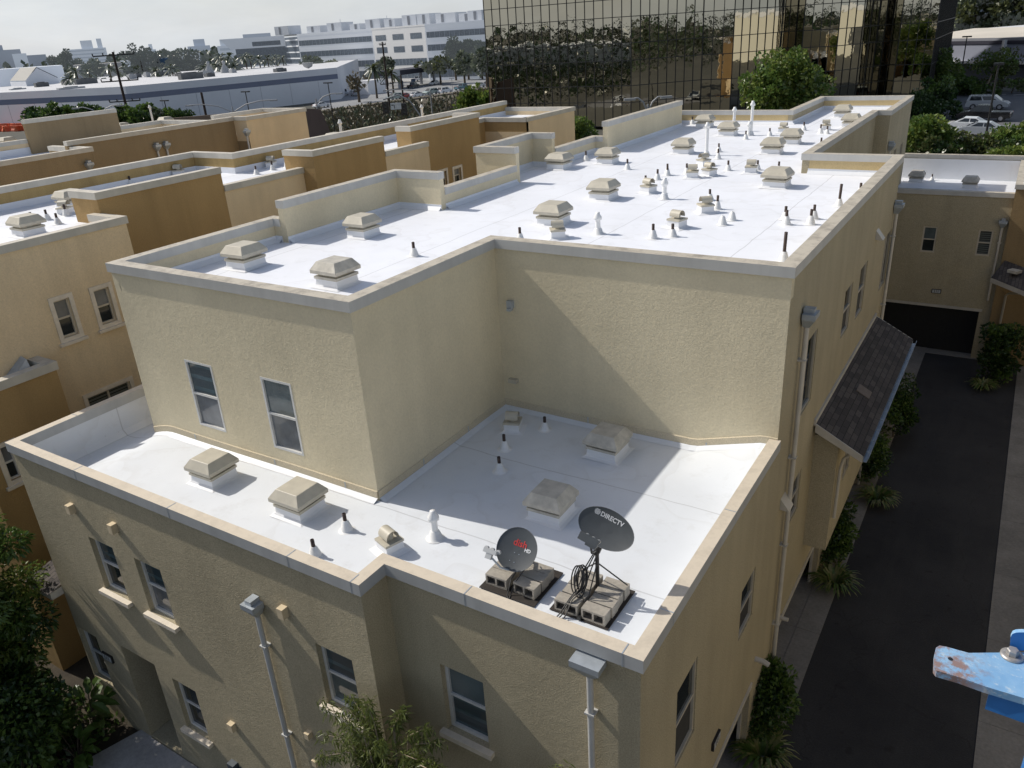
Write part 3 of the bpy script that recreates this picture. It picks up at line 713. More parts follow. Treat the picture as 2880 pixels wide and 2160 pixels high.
def make_dish(name,label,center,normal,roll,ru,rv,depth,mat):
    t=thing(name,label,'satellite dish',(center[0],center[1],ZLOW+.03))
    n=Vector(normal).normalized(); u=Vector((0,0,1)).cross(n); u=u.normalized() if u.length>1e-4 else Vector((1,0,0)); v=n.cross(u)
    u2=u*math.cos(roll)+v*math.sin(roll); v2=-u*math.sin(roll)+v*math.cos(roll)
    C=Vector(center)
    def S(a,c,off=0):   # a,c in metres on the dish plane
        r2=(a/ru)**2+(c/rv)**2
        return C+u2*a+v2*c+n*(depth*(min(r2,1.0)-1)+off)
    b=MB(); K=40; rr=[0,.25,.45,.62,.76,.88,.96,1]
    rings=[[S(ru*r*math.cos(2*PI*j/K),rv*r*math.sin(2*PI*j/K)) for j in range(K)] for r in rr[1:]]
    b.loft(rings,0,True,False); b.raw([S(0,0)]+rings[0],[(0,1+j,1+(j+1)%K) for j in range(K)],0,True)
    back=[[p-n*.012 for p in r] for r in rings]; b.loft(back[::-1],0,True,False); b.raw([S(0,0)-n*.012]+back[0],[(0,1+(j+1)%K,1+j) for j in range(K)],0,True)
    lip=[[S(ru*k*math.cos(2*PI*j/K),rv*k*math.sin(2*PI*j/K),o) for j in range(K)] for k,o in ((1,0),(1.012,.008),(1.02,-.004),(1.005,-.014))]
    b.loft(lip,1,True,False)
    d=b.build('reflector',[mat,plain('dish_rim',(.20,.21,.22),.4,.05)],t)
    return t,d,S,n,u2,v2
def surf_text(parent,body,size,S,a0,c0,mat,bold=.0,off=.004,sx=1.0):
    cu=bpy.data.curves.new('lettering','FONT'); cu.body=body; cu.size=size; cu.align_x='LEFT'; cu.align_y='CENTER'; cu.offset=bold; cu.resolution_u=4
    o=bpy.data.objects.new('lettering',cu); COL.objects.link(o)
    me=bpy.data.meshes.new_from_object(o.evaluated_get(bpy.context.evaluated_depsgraph_get())); bpy.data.objects.remove(o)
    b=MB(); b.v=[tuple(S(a0+v.co.x*sx,c0+v.co.y,off)) for v in me.vertices]; b.f=[tuple(p.vertices) for p in me.polygons]; b.m=[0]*len(b.f); b.sm=[False]*len(b.f)
    return b.build('lettering',mat,parent)
# wide oval dish
t,d,S,n,u2,v2=make_dish('satellite_dish','wide oval charcoal satellite dish with pale DIRECTV lettering on a braced black mast',tuple(PY(1704,1487,8.62)),(.16,-.82,.55),R(-19),.435,.28,.06,M_dish)
surf_text(d,'DIRECTV',.098,S,-.17,.16,M_let,.0025,.005,.95)
b=MB()
for k in range(5):
    z=-.034+k*.017; h=math.sqrt(max(0,.045**2-z*z))
    if h>0: b.poly([S(-.225-h,.165+z-.005,.005),S(-.225+h,.165+z-.005,.005),S(-.225+h,.165+z+.006,.005),S(-.225-h,.165+z+.006,.005)])
b.build('globe_emblem',M_let,d)
b=MB(); px,py=-4.46,8.74
b.tube([(px,py,ZLOW+.04),(px,py,8.17)],.032,12); b.tube([(px,py,8.15),tuple(S(0,-.05,-.05))],.05,10)
b.bx(px-.2,px+.2,py-.2,py+.2,ZLOW+.03,ZLOW+.05); b.bx(px-.03,px+.03,8.1,9.06,ZLOW+.031,ZLOW+.075)
b.build('mast',M_black,t)
for dx,dy in ((-.36,.22),(.42,.18),(.02,-.35)):
    b=MB(); b.tube([(px,py,7.95),(px+dx,py+dy,ZLOW+.25)],.011,6); b.build('brace',M_black,t)
# feed arm and triple feed head in front of the reflector
f0=S(.0,-.36,-.01); f1=S(-.06,-.20,.42)
b=MB(); b.tube([tuple(f0),tuple(f0+n*.2-Vector((0,0,.03))),tuple(f1)],.018,8); b.build('feed_arm',M_black,t)
b=MB(); A=Matrix((u2,v2,n)).transposed()
b.box(f1+n*.06,(.30,.11,.07),0,0,A); b.box(f1+n*.06+u2*.06-v2*.06,(.16,.05,.06),0,0,A); hd=b.build('feed_head',M_dish,t)
b=MB()
for a in (-.07,.03,.12):
    p=f1+u2*a+v2*.03; b.tube([tuple(p+n*.02),tuple(p-n*.05)],.03,12)
b.build('feed_horn',M_grey,hd)
# coils of black cable
b=MB()
for r,ox,tz in ((.20,-.05,.02),(.17,-.02,-.01),(.215,-.07,.0),(.185,.0,.03),(.205,.02,-.03),(.19,-.03,.04)):
    b.tube([(px-.14+ox+r*.42*math.cos(a),8.46+.10*math.sin(a)*.6+tz*2,7.74+r*math.sin(a)*1.05) for a in [2*PI*k/28 for k in range(29)]],.011,6)
for ox in (-.03,-.01,.02): b.tube([(px+ox,py-.03,8.15),(px-.08+ox*2,py-.12,7.9),(px-.12+ox*2,8.45,7.62),(px-.17+ox,8.2,7.58),(px-.24+ox*2,8.05,7.36),(px-.27+ox*2,7.85,7.33)],.011,6)
tag(b.build('cable_coil',M_black),'coiled black cable looped over the blocks at the oval dish mast','cable')
# small round dish
t,d,S,n,u2,v2=make_dish('satellite_dish','small round charcoal satellite dish with red dish lettering low on its mat',tuple(PY(1453,1545,8.5)),(.16,-.76,.63),R(-10),.335,.345,.05,M_dish)
surf_text(d,'dish',.155,S,-.10,.10,M_red,.002,.005,.95); surf_text(d,'HD',.075,S,.115,.03,M_let,.003,.005)
b=MB()
for a,c in ((-.03,-.06),(.05,-.065),(-.06,-.2),(.02,-.205)): b.tube([tuple(S(a,c,0)),tuple(S(a,c,.006))],.008,8)
b.build('bolt',M_galv,d)
b=MB(); b.tube([(-5.76,8.74,ZLOW+.04),(-5.76,8.74,7.7),tuple(S(.02,-.08,-.04))],.03,10); b.bx(-5.9,-5.62,8.4,8.9,ZLOW+.03,ZLOW+.05); b.build('mast',M_black,t)
f0=S(-.02,-.345,-.01); f1=S(-.31,-.16,.26)
b=MB(); b.tube([tuple(f0),tuple(f0+n*.12-u2*.10),tuple(f1-v2*.06)],.016,8); b.build('feed_arm',M_galv,t)
b=MB(); A=Matrix((u2,v2,n)).transposed(); b.box(f1,(.22,.07,.09),R(0),0,A); b.box(f1-v2*.07+u2*.0,(.10,.10,.07),0,0,A); hd=b.build('feed_head',M_grey,t)
b=MB()
for a in (-.10,0,.11): p=f1+u2*a+v2*.03; b.tube([tuple(p-n*.03),tuple(p-n*.10)],.034,12)
b.build('feed_horn',M_grey,hd)
b=MB()
b.tube([(-5.72,8.7,7.75),(-5.58,8.55,7.78),(-5.55,8.4,7.68),(-5.64,8.2,7.5),(-5.66,8.1,7.34),(-5.6,7.9,7.33)],.008,6); b.tube([(-5.75,8.68,7.6),(-5.7,8.2,7.55),(-5.7,8.06,7.34),(-5.5,7.85,7.33)],.008,6)
tag(b.build('cable',M_black),'thin black cable hanging from the small round dish onto its mat','cable')

# ------------------------------------------------------------------ rusty blue steel bracket of the boom lift, close to the camera
def bluepaint():
    mt,nt,bs=newmat('chipped_blue_paint'); co=pos(nt)
    base=mix(nt,ramp(nt,noise(nt,co,25,4),.3,.7),(.17,.36,.60),(.30,.49,.68))
    chips=ramp(nt,noise(nt,co,70,6,.72),.54,.64); base=mix(nt,N_mul(nt,chips,.7),base,(.50,.60,.66)); dk=ramp(nt,noise(nt,co,150,4,.6),.68,.72); base=mix(nt,N_mul(nt,dk,.6),base,(.12,.11,.10))
    sep=N(nt,'ShaderNodeSeparateXYZ'); nt.links.new(co,sep.inputs[0])
    tip=PZ(2632,1870,14.5); 
    mp=N(nt,'ShaderNodeVectorMath',operation='DISTANCE'); nt.links.new(co,mp.inputs[0]); mp.inputs[1].default_value=tuple(tip)
    dd=N(nt,'ShaderNodeMath',operation='ADD'); nt.links.new(mp.outputs['Value'],dd.inputs[0]); nt.links.new(N_mul(nt,noise(nt,co,60,4),.03),dd.inputs[1])
    near=ramp(nt,dd.outputs[0],.055,.10,(1,1,1,1),(0,0,0,1))
    rust=ramp(nt,noise(nt,co,45,6,.75),.44,.56)
    k=N(nt,'ShaderNodeMath',operation='MULTIPLY'); nt.links.new(near,k.inputs[0]); nt.links.new(rust,k.inputs[1])
    col=mix(nt,N_mul(nt,k.outputs[0],.8),base,(.27,.12,.05))
    nt.links.new(col,bs.inputs['Base Color']); bs.inputs['Roughness'].default_value=.42; bump(nt,bs,noise(nt,co,80,4),.2,.002); return mt
M_blue=bluepaint(); M_bluedk=plain('blue_paint',(.03,.17,.47),.4,.12,20)
ZB=14.5
def ZK(x,y): return (2600+x*280/1212,1760+y*280/1212)
lift=thing('lift_bracket','chipped light blue steel lift bracket with a rusty rounded tip at right edge','bracket',tuple(PZ(2760,1880,ZB)))
top=[(118,500),(125,330),(140,265),(185,240),(270,255),(400,292),(540,330),(950,325),(1300,318),(1800,330),(1800,1120),(1212,880),(760,745),(440,630),(150,545)]
pts=[PZ(*ZK(*p),ZB) for p in top]
b=MB(); th=.012
b.poly(pts[::-1] if (pts[1]-pts[0]).cross(pts[2]-pts[1]).z<0 else pts); lo=[p-Vector((0,0,th)) for p in pts]
for i in range(len(pts)): j=(i+1)%len(pts); b.poly([pts[i],pts[j],lo[j],lo[i]])
b.poly(lo)
b.build('plate',M_blue,lift)
# lip under the outer edge, upright tab behind, bolt with washer
b=MB(); e0,e1=PZ(*ZK(800,765),ZB),PZ(*ZK(1800,1110),ZB); dv=(e1-e0).normalized(); nv=Vector((-dv.y,dv.x,0))
if nv.y<0: nv=-nv
e0+=nv*.006; e1+=nv*.006
vs=[]
for p in (e0,e1):
    for w in (0,.008):
        for z in (-.013,-.045): vs.append(p+nv*w+Vector((0,0,z)))
b.raw(vs,[(0,1,3,2),(4,6,7,5),(0,4,5,1),(2,3,7,6),(0,2,6,4),(1,5,7,3)]); b.build('lip',M_bluedk,lift)
b0=PZ(*ZK(1035,300),ZB); yt=b0.y
tab=[PY(*ZK(*p),yt) for p in ((1035,300),(1048,140),(1070,100),(1110,84),(1160,80),(1500,84),(1500,310))]
b=MB(); b.poly(tab); bk=[p+Vector((0,.008,0)) for p in tab]; b.poly(bk[::-1])
for i in range(len(tab)): j=(i+1)%len(tab); b.poly([tab[i],tab[j],bk[j],bk[i]],1)
b.build('upright_tab',[M_bluedk,M_blue],lift)
c=PZ(*ZK(1062,370),ZB); b=MB(); b.lathe(tuple(c),[(.0155,.0005),(.0155,.003),(.010,.0035)],20); b.lathe(tuple(c+Vector((0,0,.004))),[(.0085,0),(.0085,.008),(.007,.0095),(.0,.0095)],6,0,False); b.build('bolt',plain('worn_zinc',(.42,.40,.38),.4,.2,90,.5),lift)
c=PZ(*ZK(315,405),ZB); b=MB(); b.lathe(tuple(c),[(.0035,.0006),(.0,.0007)],12); b.build('hole',M_black,lift)
e=PZ(*ZK(1800,700),ZB); b=MB(); b.tube([(e.x,e.y,ZB-1.2),(e.x,e.y,ZB+.25)],.03,12); b.build('post',M_bluedk,lift)

# ------------------------------------------------------------------ ground, alley, walks
def terr(x,y):
    z=5.0*sm((y-47)/9)*sm((x+78)/26)
    return z-.03
def tgrid():
    xs=[-2600,-1500,-900,-600,-450]+[-350+20*i for i in range(14)]+[-80+5*i for i in range(32)]+[100,160,260,420,700,1200,2400]
    ys=[-2000,-900,-400,-200,-100,-50,-20,0,20,40]+[44+2*i for i in range(12)]+[75,90,110,140,180,240,320,450,700,1200,2000,3200]
    b=MB(); n=len(xs)
    b.raw([(x,y,terr(x,y)) for y in ys for x in xs],[(j*n+i,j*n+i+1,(j+1)*n+i+1,(j+1)*n+i) for j in range(len(ys)-1) for i in range(n-1)],0,True)
    return b
tag(tgrid().build('ground',ground_mat('dry_ground',(.055,.055,.045),(.10,.095,.075),.02,.8)),kind='structure')
b=MB(); b.poly([(-2.5,-8,0),(1.32,-8,0),(1.32,41.3,0),(-2.5,41.3,0)]); tag(b.build('road',M_asph),kind='structure')
b=MB()
def slab(b,x0,x1,y0,y1,step,z=.004):
    y=y0
    while y<y1-1e-6:
        e=min(y+step,y1); b.bx(x0,x1,y+.006,e-.006,-.08,z); y=e
slab(b,-3.12,-2.5,6,46,2.4,.02)
slab(b,-3.9,-3.126,6,46,2.4,.012)
b.bx(-2.5,.2,40.05,40.9,-.08,.01)
tag(b.build('kerb_strip',M_conc),kind='structure')
b=MB(); slab(b,1.325,4.2,-8,41,3.1,.02); slab(b,4.21,7.5,-8,41,3.1,.02); tag(b.build('pavement',M_conc),kind='structure')
b=MB(); b.poly([(-16.6,5.4,.1),(-13.3,5.6,.1),(-13.3,6.70,.1),(-15.75,6.70,.1),(-15.75,7.8,.1),(-16.2,7.8,.1),(-16.2,6.7,.1)]) ; b.bx(-15.77,-14.5,6.73,7.8,-.1,.14); b.bx(-16.4,-10.5,4.4,5.38,-.1,.09); b.bx(-13.28,-10.5,5.4,6.0,-.1,.09)
tag(b.build('path',M_conc_w),kind='structure')
b=MB(); b.poly([(-30,-10,-.01),(-2.9,-10,-.01),(-2.9,6.71,-.01),(-30,6.71,-.01)]); b.poly([(-22,6.72,-.012),(-17.7,6.72,-.012),(-17.7,50,-.012),(-22,50,-.012)]); tag(b.build('planting_bed',M_soil),kind='structure')

# porch roof on the far left corner of the lower block
b=MB(); b.bx(-18.75,-17.76,6.45,7.6,3.72,3.92)
b.build('porch_roof',M_sill,main)
b=MB(); b.raw([(-18.8,6.4,3.925),(-17.74,6.4,3.925),(-17.74,7.6,4.2),(-18.8,7.6,4.2)],[(0,1,2,3)]); b.build('porch_shingles',M_shing,main)

# ------------------------------------------------------------------ neighbouring rows of townhouses
n2=thing('townhouse','row of tan and mustard townhouses across the courtyard on the left','building',(-24,16,0))
ZN=11.0
Y2=8.0; O2=[(-20.95,Y2),(-20.95,12.65),(-22.1,12.65),(-22.1,20.55),(-21.5,20.55),(-21.5,27.2),(-22.4,27.2),(-22.4,32.4),(-23.8,32.4),(-23.8,34.9),(-21.3,34.9),(-21.3,40),(-25.85,40),(-25.85,20.6),(-28.2,20.6),(-28.2,Y2)]
wt=MB(); wm=MB(); c2=MB()
hs1=[]
P_=lambda x,y: PX(x,y,-20.95)
def hole_px(quad,X,y0,dp):
    v=[PX(*p,X) for p in quad]; ys=[a.y for a in v]; zs=[a.z for a in v]
    return (sum(sorted(ys)[:2])/2-y0,sum(sorted(ys)[2:])/2-y0,sum(sorted(zs)[:2])/2,sum(sorted(zs)[2:])/2,dp)
h1=hole_px([T(0,540,*p) for p in ((262,540),(345,522),(312,725),(388,705))],-20.95,Y2,.1)
h2=hole_px([T(0,540,*p) for p in ((462,490),(538,466),(505,660),(578,636))],-20.95,Y2,.1)
K3=lambda x,y:(x*480/879,980+y*480/879)
h3=hole_px([K3(*p) for p in ((447,252),(665,168),(462,310),(683,225))],-20.95,Y2,.08); h3=(h3[0],h3[1],h3[3]-1.1,h3[3],.08)
F1=wall(wt,O2[0],O2[1],-.2,ZD,[h1,h2,h3])
wall(wt,O2[1],O2[2],ZD-.2,ZD)
wall(wm,O2[2],(-22.1,17.0),-.2,ZD); wall(wt,(-22.1,17.0),O2[3],-.2,ZD); wall(wm,O2[3],O2[4],-.2,ZD)
wall(wm,O2[4],(-21.5,24.4),-.2,ZD); wall(wt,(-21.5,24.4),O2[5],-.2,ZD); wall(wm,O2[5],O2[6],-.2,ZD)
Z2=lambda x,y:(600+x*900/1270,280+y*900/1270)
h6=[hole_px([Z2(*p) for p in ((893,290),(922,282),(900,348),(929,340))],-22.4,27.2,.1),hole_px([Z2(*p) for p in ((953,276),(980,268),(958,332),(986,325))],-22.4,27.2,.1)]
F6=wall(wm,O2[6],O2[7],-.2,ZD,h6)
for i in range(7,len(O2)-1): wall(wt if i!=8 else wm,O2[i],O2[i+1],-.2,ZD)
wall(wt,O2[-1],O2[0],-.2,ZD)
parapet(wt,c2,[O2[0],O2[1],(-22.4,12.65)],ZD,11.33)
parapet(wm,c2,[(-23.4,12.655),(-22.1,12.655),(-22.1,17.0)],ZD,11.92)
parapet(wt,c2,[(-22.1,17.003),(-22.1,20.547)],ZD,11.33)
parapet(wm,c2,[(-23.0,20.553),(-21.5,20.553),(-21.5,24.4)],ZD,11.92)
parapet(wt,c2,[(-21.5,24.403),(-21.5,27.19)],ZD,11.33)
parapet(wm,c2,[(-23.2,27.203),(-22.4,27.203),(-22.4,32.4),(-23.8,32.4)],ZD,11.92)
parapet(wm,c2,[(-23.8,32.403),(-23.8,34.9),(-21.3,34.9)],ZD,11.4); parapet(wt,c2,[(-21.3,34.903),(-21.3,40),(-25.85,40)],ZD,11.4)
wp=MB(); parapet(wp,c2,[(-25.853,40),(-25.85,20.6),(-28.2,20.6),(-28.2,Y2),(-20.95,Y2)],ZD,11.75)
wt.build('wall',S_tan_side,n2); wm.build('wall',S_must,n2)['label']='mustard stucco wall panels'
wp.build('parapet',S_must2,n2)
b=MB(); ribbon(b,[(-25.85,40),(-25.85,20.6),(-28.2,20.6),(-28.2,Y2)],.2,.22,ZN,ZN+.22,False,0,'it'); b.build('flashing',M_flash,n2)
# lower projecting part with its own coping
b=MB(); cc=MB(); hL=hole_px([K3(*p) for p in ((10,505),(75,483),(40,690),(100,665))],-20.1,6.95,.1)
FL=wall(b,(-20.1,6.95),(-20.1,9.25),-.2,8.0,[hL]); wall(b,(-20.1,9.25),(-20.95,9.25),-.2,8.0); wall(b,(-24,6.95),(-20.1,6.95),-.2,8.0); parapet(b,cc,[(-20.1,6.95),(-20.1,9.25),(-20.95,9.25)],8.0,8.4,h=.22)
b.build('wall',S_must,n2); cc.build('coping',M_cop_n,n2); b=MB(); b.poly([(-20.94,7,8.02),(-20.2,7,8.02),(-20.2,9.2,8.02),(-20.94,9.2,8.02)]); b.build('ledge_deck',M_flash,n2)
b=MB(); b.raw([(-20.93,8.2,8.03),(-20.5,8.2,8.03),(-20.5,8.9,8.03),(-20.93,8.9,8.03),(-20.93,8.9,8.55),(-20.7,8.9,8.5)],[(0,1,2,3),(3,2,5,4),(0,3,4),(1,5,2),(0,4,5,1)]); b.build('scupper_hood',M_galv,n2)
window(F1,n2,*h1[:4],.1,'hung',G_cur,G_dark,M_vinyl_t,None,M_sill,label='tan trimmed window with its lower sash open'); window(F1,n2,*h2[:4],.1,'hung',G_cur,G_dark,M_vinyl_t,None,M_sill)
window(F1,n2,*h3[:4],.08,'slide',G_slat,G_slat,M_vinyl_t,None,M_sill,label='shuttered sliding window half hidden by the terrace coping'); window(FL,n2,*hL[:4],.1,'hung',G_cur,G_dark,M_vinyl,None,M_sill)
for h in h6: window(F6,n2,*h[:4],.1,'hung',G_cur,G_dark,M_vinyl_t,None,M_sill)
c2.build('coping',M_cop_n,n2)
b=MB(); deck(b,offset_poly(O2,.12,True),ZN); b.build('roof_deck',M_roof,n2)
Z1=lambda x,y:(x*640/1269,300+y*640/1269)
for p in (Z1(1125,352),Z1(375,575),Z1(130,735),Z1(20,560),Z2(485,185),Z2(745,152)):
    v=PZ(*p,ZN); box_vent(n2,v.x-.3,v.y+.34,ZN)
for p in (Z1(370,600),Z2(232,268),Z1(1000,385)): v=PZ(*p,ZN); goose_vent(n2,v.x,v.y,ZN,R(30))
for p in (Z1(185,648),Z1(268,632),Z1(325,655),Z1(372,610),Z1(515,578),Z1(168,525),Z1(487,443),Z1(553,443),Z1(580,415),Z1(622,428),Z1(853,390),Z1(730,437),Z2(172,297),Z2(195,255),Z2(237,280),Z2(283,250),Z2(292,268),Z2(697,143)):
    v=PZ(*p,ZN); pipe(n2,v.x,v.y,ZN)
for p in (Z2(515,185),Z2(833,100)): v=PZ(*p,ZN); pipe(n2,v.x,v.y,ZN,'highflue')

# third row, brown walls
n3=thing('townhouse','brown and tan townhouse row further left, beyond the mustard row','building',(-40,20,0))
O3=[(-35.6,-8),(-35.6,20.8),(-37.0,20.8),(-37.0,30.0),(-36.0,30.0),(-36.0,34.4),(-39.6,34.4),(-39.6,30.6),(-44.2,30.6),(-44.2,-8)]
wt=MB(); wm=MB(); c3=MB()
for i in range(len(O3)): wall(wm if i<4 else wt,O3[i],O3[(i+1)%len(O3)],-.2,ZD)
parapet(wm,c3,O3[0:2]+[(-38.8,20.8)],ZD,11.75); parapet(wm,c3,[(-37.0,20.5),(-37.0,30.0)],ZD,12.0); parapet(wt,c3,[(-37.0,30.003),(-36,30.003),(-36,34.4),(-39.6,34.4),(-39.6,30.6)],ZD,12.0)
parapet(wt,c3,[(-39.603,30.6),(-44.2,30.6),(-44.2,27.6)],ZD,11.75); parapet(wm,c3,[(-44.0,27.6),(-44.0,22.4)],ZD,12.7); parapet(wt,c3,[(-44.2,22.4),(-44.2,-8),(-35.6,-8)],ZD,11.75)
wt.build('wall',S_tan_side,n3); wm.build('wall',S_brn,n3); c3.build('coping',M_cop_n,n3)
b=MB(); deck(b,offset_poly(O3,.12,True),ZN); b.build('roof_deck',M_roof,n3)
b=MB(); ribbon(b,[(-44.2,30.6),(-44.2,-8)],.22,.24,ZN,ZN+.35,False,0,'it'); b.build('flashing',M_flash,n3)
for p in (Z1(690,140),Z1(50,225),Z1(930,105)): v=PZ(*p,ZN); box_vent(n3,v.x,v.y,ZN)
for p in (Z1(40,262),Z1(110,255)): v=PZ(*p,ZN); pipe(n3,v.x,v.y,ZN)
v=PZ(*Z1(175,245),ZN); goose_vent(n3,v.x,v.y,ZN)
for p in (Z1(408,178),Z1(862,118)): v=PZ(*p,ZN); pipe(n3,v.x,v.y,ZN,'farflue')
F3=Face((-37,20.8),(-37,30)); F3b=Face(O3[0],O3[1]); F3c=Face((-36,30),(-36,34.4))
for p,F,y0 in ((Z1(865,212),F3,20.8),(Z1(917,203),F3,20.8),(Z1(485,312),F3b,-8),(Z2(125,122),F3c,30)):
    v=PX(*p,-37 if F is F3 else -36 if F is F3c else -35.6); leader_head(n3,F,v.y-y0,v.z,v.z-5,None,True)

# building that closes the alley on the right
n4=thing('townhouse','tan townhouse closing the alley, with white roof well and garage below','building',(-2,43,0))
YF=40.2; X0=-13.0; X1=-.13
bq=lambda x,y:(2440+x*440/698,400+y*440/698)
def hole_py(quad,Y,x0,dp):
    v=[PY(*p,Y) for p in quad]; xs=sorted(a.x for a in v); zs=sorted(a.z for a in v)
    return (sum(xs[:2])/2-x0,sum(xs[2:])/2-x0,sum(zs[:2])/2,sum(zs[2:])/2,dp)
ha=hole_py([bq(*p) for p in ((250,375),(313,377),(235,488),(297,492))],YF,X0,.06); hb=hole_py([bq(*p) for p in ((498,390),(562,393),(478,505),(543,508))],YF,X0,.06)
hg=(-5.6-X0,-.6-X0,-.2,2.35,.5)
b=MB(); F4=wall(b,(X0,YF),(X1,YF),-.2,7.3,[ha,hb,hg]); c4=MB()
wall(b,(X1,46.8),(X0,46.8),-.2,7.3); wall(b,(X0,46.8),(X0,YF),-.2,7.3)
parapet(b,c4,[(X1,YF+.0),(X1,YF+.0)][:0]+[(X0,46.8),(X0,YF),(X1,YF)],7.3,7.72); parapet(b,c4,[(12,46.8),(X0,46.8)],7.3,8.3)
b.build('wall',S_tan,n4)
b=MB(); b.poly([(X0+.1,YF+.1,7.1),(12,YF+.1,7.1),(12,46.7,7.1),(X0+.1,46.7,7.1)]); b.bx(X0,12,46.46,46.49,7.1,8.09); b.build('roof_deck',M_flash,n4)
b=MB(); wall(b,(X1,39.95),(12,39.95),-.2,7.5); wall(b,(X1,YF+3),(X1,39.95),-.2,7.5); parapet(b,c4,[(X1,46.4),(X1,39.95),(12,39.95)],7.5,8.15); b.build('wing_wall',stucco('brown_tan_stucco',(.33,.235,.125)),n4)
c4.build('coping',M_cop_up,n4)
window(F4,n4,*ha[:4],.06,'hung',G_blind,G_dark,M_vinyl_t,fw=.06); window(F4,n4,*hb[:4],.06,'hung',G_slat,G_slat,M_vinyl_t,fw=.06)
b=MB(); F4.quad(b,hg[0],hg[1],-.1,2.35,-.5); b.build('garage_door',M_black,n4)
b=MB(); F4.box(b,hg[0]-.1,hg[1]+.1,2.3,2.42,.002,.04); b.build('header_trim',M_spout_tan,n4)
v=PY(*bq(307,664),YF); plaque(F4,v.x-X0,v.z,'111',n4)
leader_head(n4,F4,-.35-X0,6.55,2.9,M_spout_tan,True)
v=PZ(*bq(243,180),7.1); box_vent(n4,v.x-.3,v.y+.2,7.1,0,.68,1); v=PZ(*bq(286,170),7.1); pipe(n4,v.x,v.y,7.1)
v=PZ(*bq(455,203),7.1); box_vent(n4,v.x,v.y,7.1,0,.68,1)
# pent roof over its side bay
b=MB(); wall(b,(-.9,38.6),(12,38.6),-.1,2.95); wall(b,(-.9,39.94),(-.9,38.6),2.9,2.95)
E0=PZ(2786.7,781,4.3); E1=E0+(PZ(2880,819,4.3)-E0)*4; T0=Vector((0,39.93,4.85)); T1=E1+(T0-E0)
b=MB(); b.poly([E0,E1,T1,T0]); dz=Vector((0,0,-.2)); b.poly([E0+dz,E1+dz,E1,E0],1); b.poly([T0+dz,E0+dz,E0,T0],1); b.poly([E0+dz,T0+dz,T1+dz,E1+dz],1); b.build('pent_roof',[M_shing,M_spout_tan],n4)
b=MB(); b.tube([(.75,38.0,4.0),(.4,39.2,3.6),(.3,39.85,3.3),(.3,39.85,.1)],.05,8); b.build('downspout',M_spout_tan,n4)
c_=PZ(2440+655*440/698,400+580*440/698,4.72); b=MB(); b.box((c_.x,c_.y,4.76),(.42,.36,.12),R(-30)); b.build('roof_vent',M_hood_d,n4)
# ------------------------------------------------------------------ vegetation
L_dark=leafmat('dark_green_leaves',(.014,.036,.010),(.042,.080,.022)); L_mid=leafmat('green_leaves',(.035,.075,.014),(.12,.19,.042),.32)
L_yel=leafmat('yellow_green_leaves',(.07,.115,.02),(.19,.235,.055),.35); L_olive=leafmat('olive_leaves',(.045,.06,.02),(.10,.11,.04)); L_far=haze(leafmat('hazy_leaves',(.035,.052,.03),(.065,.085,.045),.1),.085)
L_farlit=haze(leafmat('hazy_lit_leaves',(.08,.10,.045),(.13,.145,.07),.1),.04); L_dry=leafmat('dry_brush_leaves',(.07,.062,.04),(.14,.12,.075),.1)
L_gray=leafmat('grey_green_leaves',(.06,.08,.045),(.11,.13,.08),.1); L_dry2=leafmat('strap_leaves',(.09,.10,.03),(.25,.25,.10))
M_bark=plain('bark',(.10,.075,.05),.9,.3,8,0,False,.4); M_barkp=plain('pale_bark',(.34,.27,.20),.85,.2,9); M_palmtr=plain('palm_trunk',(.10,.08,.06),.95,.25,6)
def rv(): 
    while True:
        v=Vector((random.uniform(-1,1),random.uniform(-1,1),random.uniform(-1,1)))
        if .05<v.length<=1: return v
def leaf(b,p,d,L,W,mi=0,droop=0):
    d=d.normalized(); s=d.cross(Vector((random.uniform(-1,1),random.uniform(-1,1),random.uniform(-.3,1)))).normalized()*W
    m_=p+d*L*.5+Vector((0,0,-droop*.3*L)); e=p+d*L+Vector((0,0,-droop*L))
    b.poly([p,m_+s,e,m_-s],mi)
def clump_leaves(b,c,r,n,L,W,nm=1,up=.25,droop=.2):
    base=random.randrange(nm)
    for _ in range(n):
        v=rv(); v=v.normalized()*(v.length**.5)
        p=c+Vector((v.x*r,v.y*r,v.z*r*.8))
        d=v*.8+rv()*.8+Vector((0,0,up)); mi=base if random.random()<.75 else random.randrange(nm)
        leaf(b,p,d,L*random.uniform(.6,1.3),W*random.uniform(.7,1.2),mi,droop)
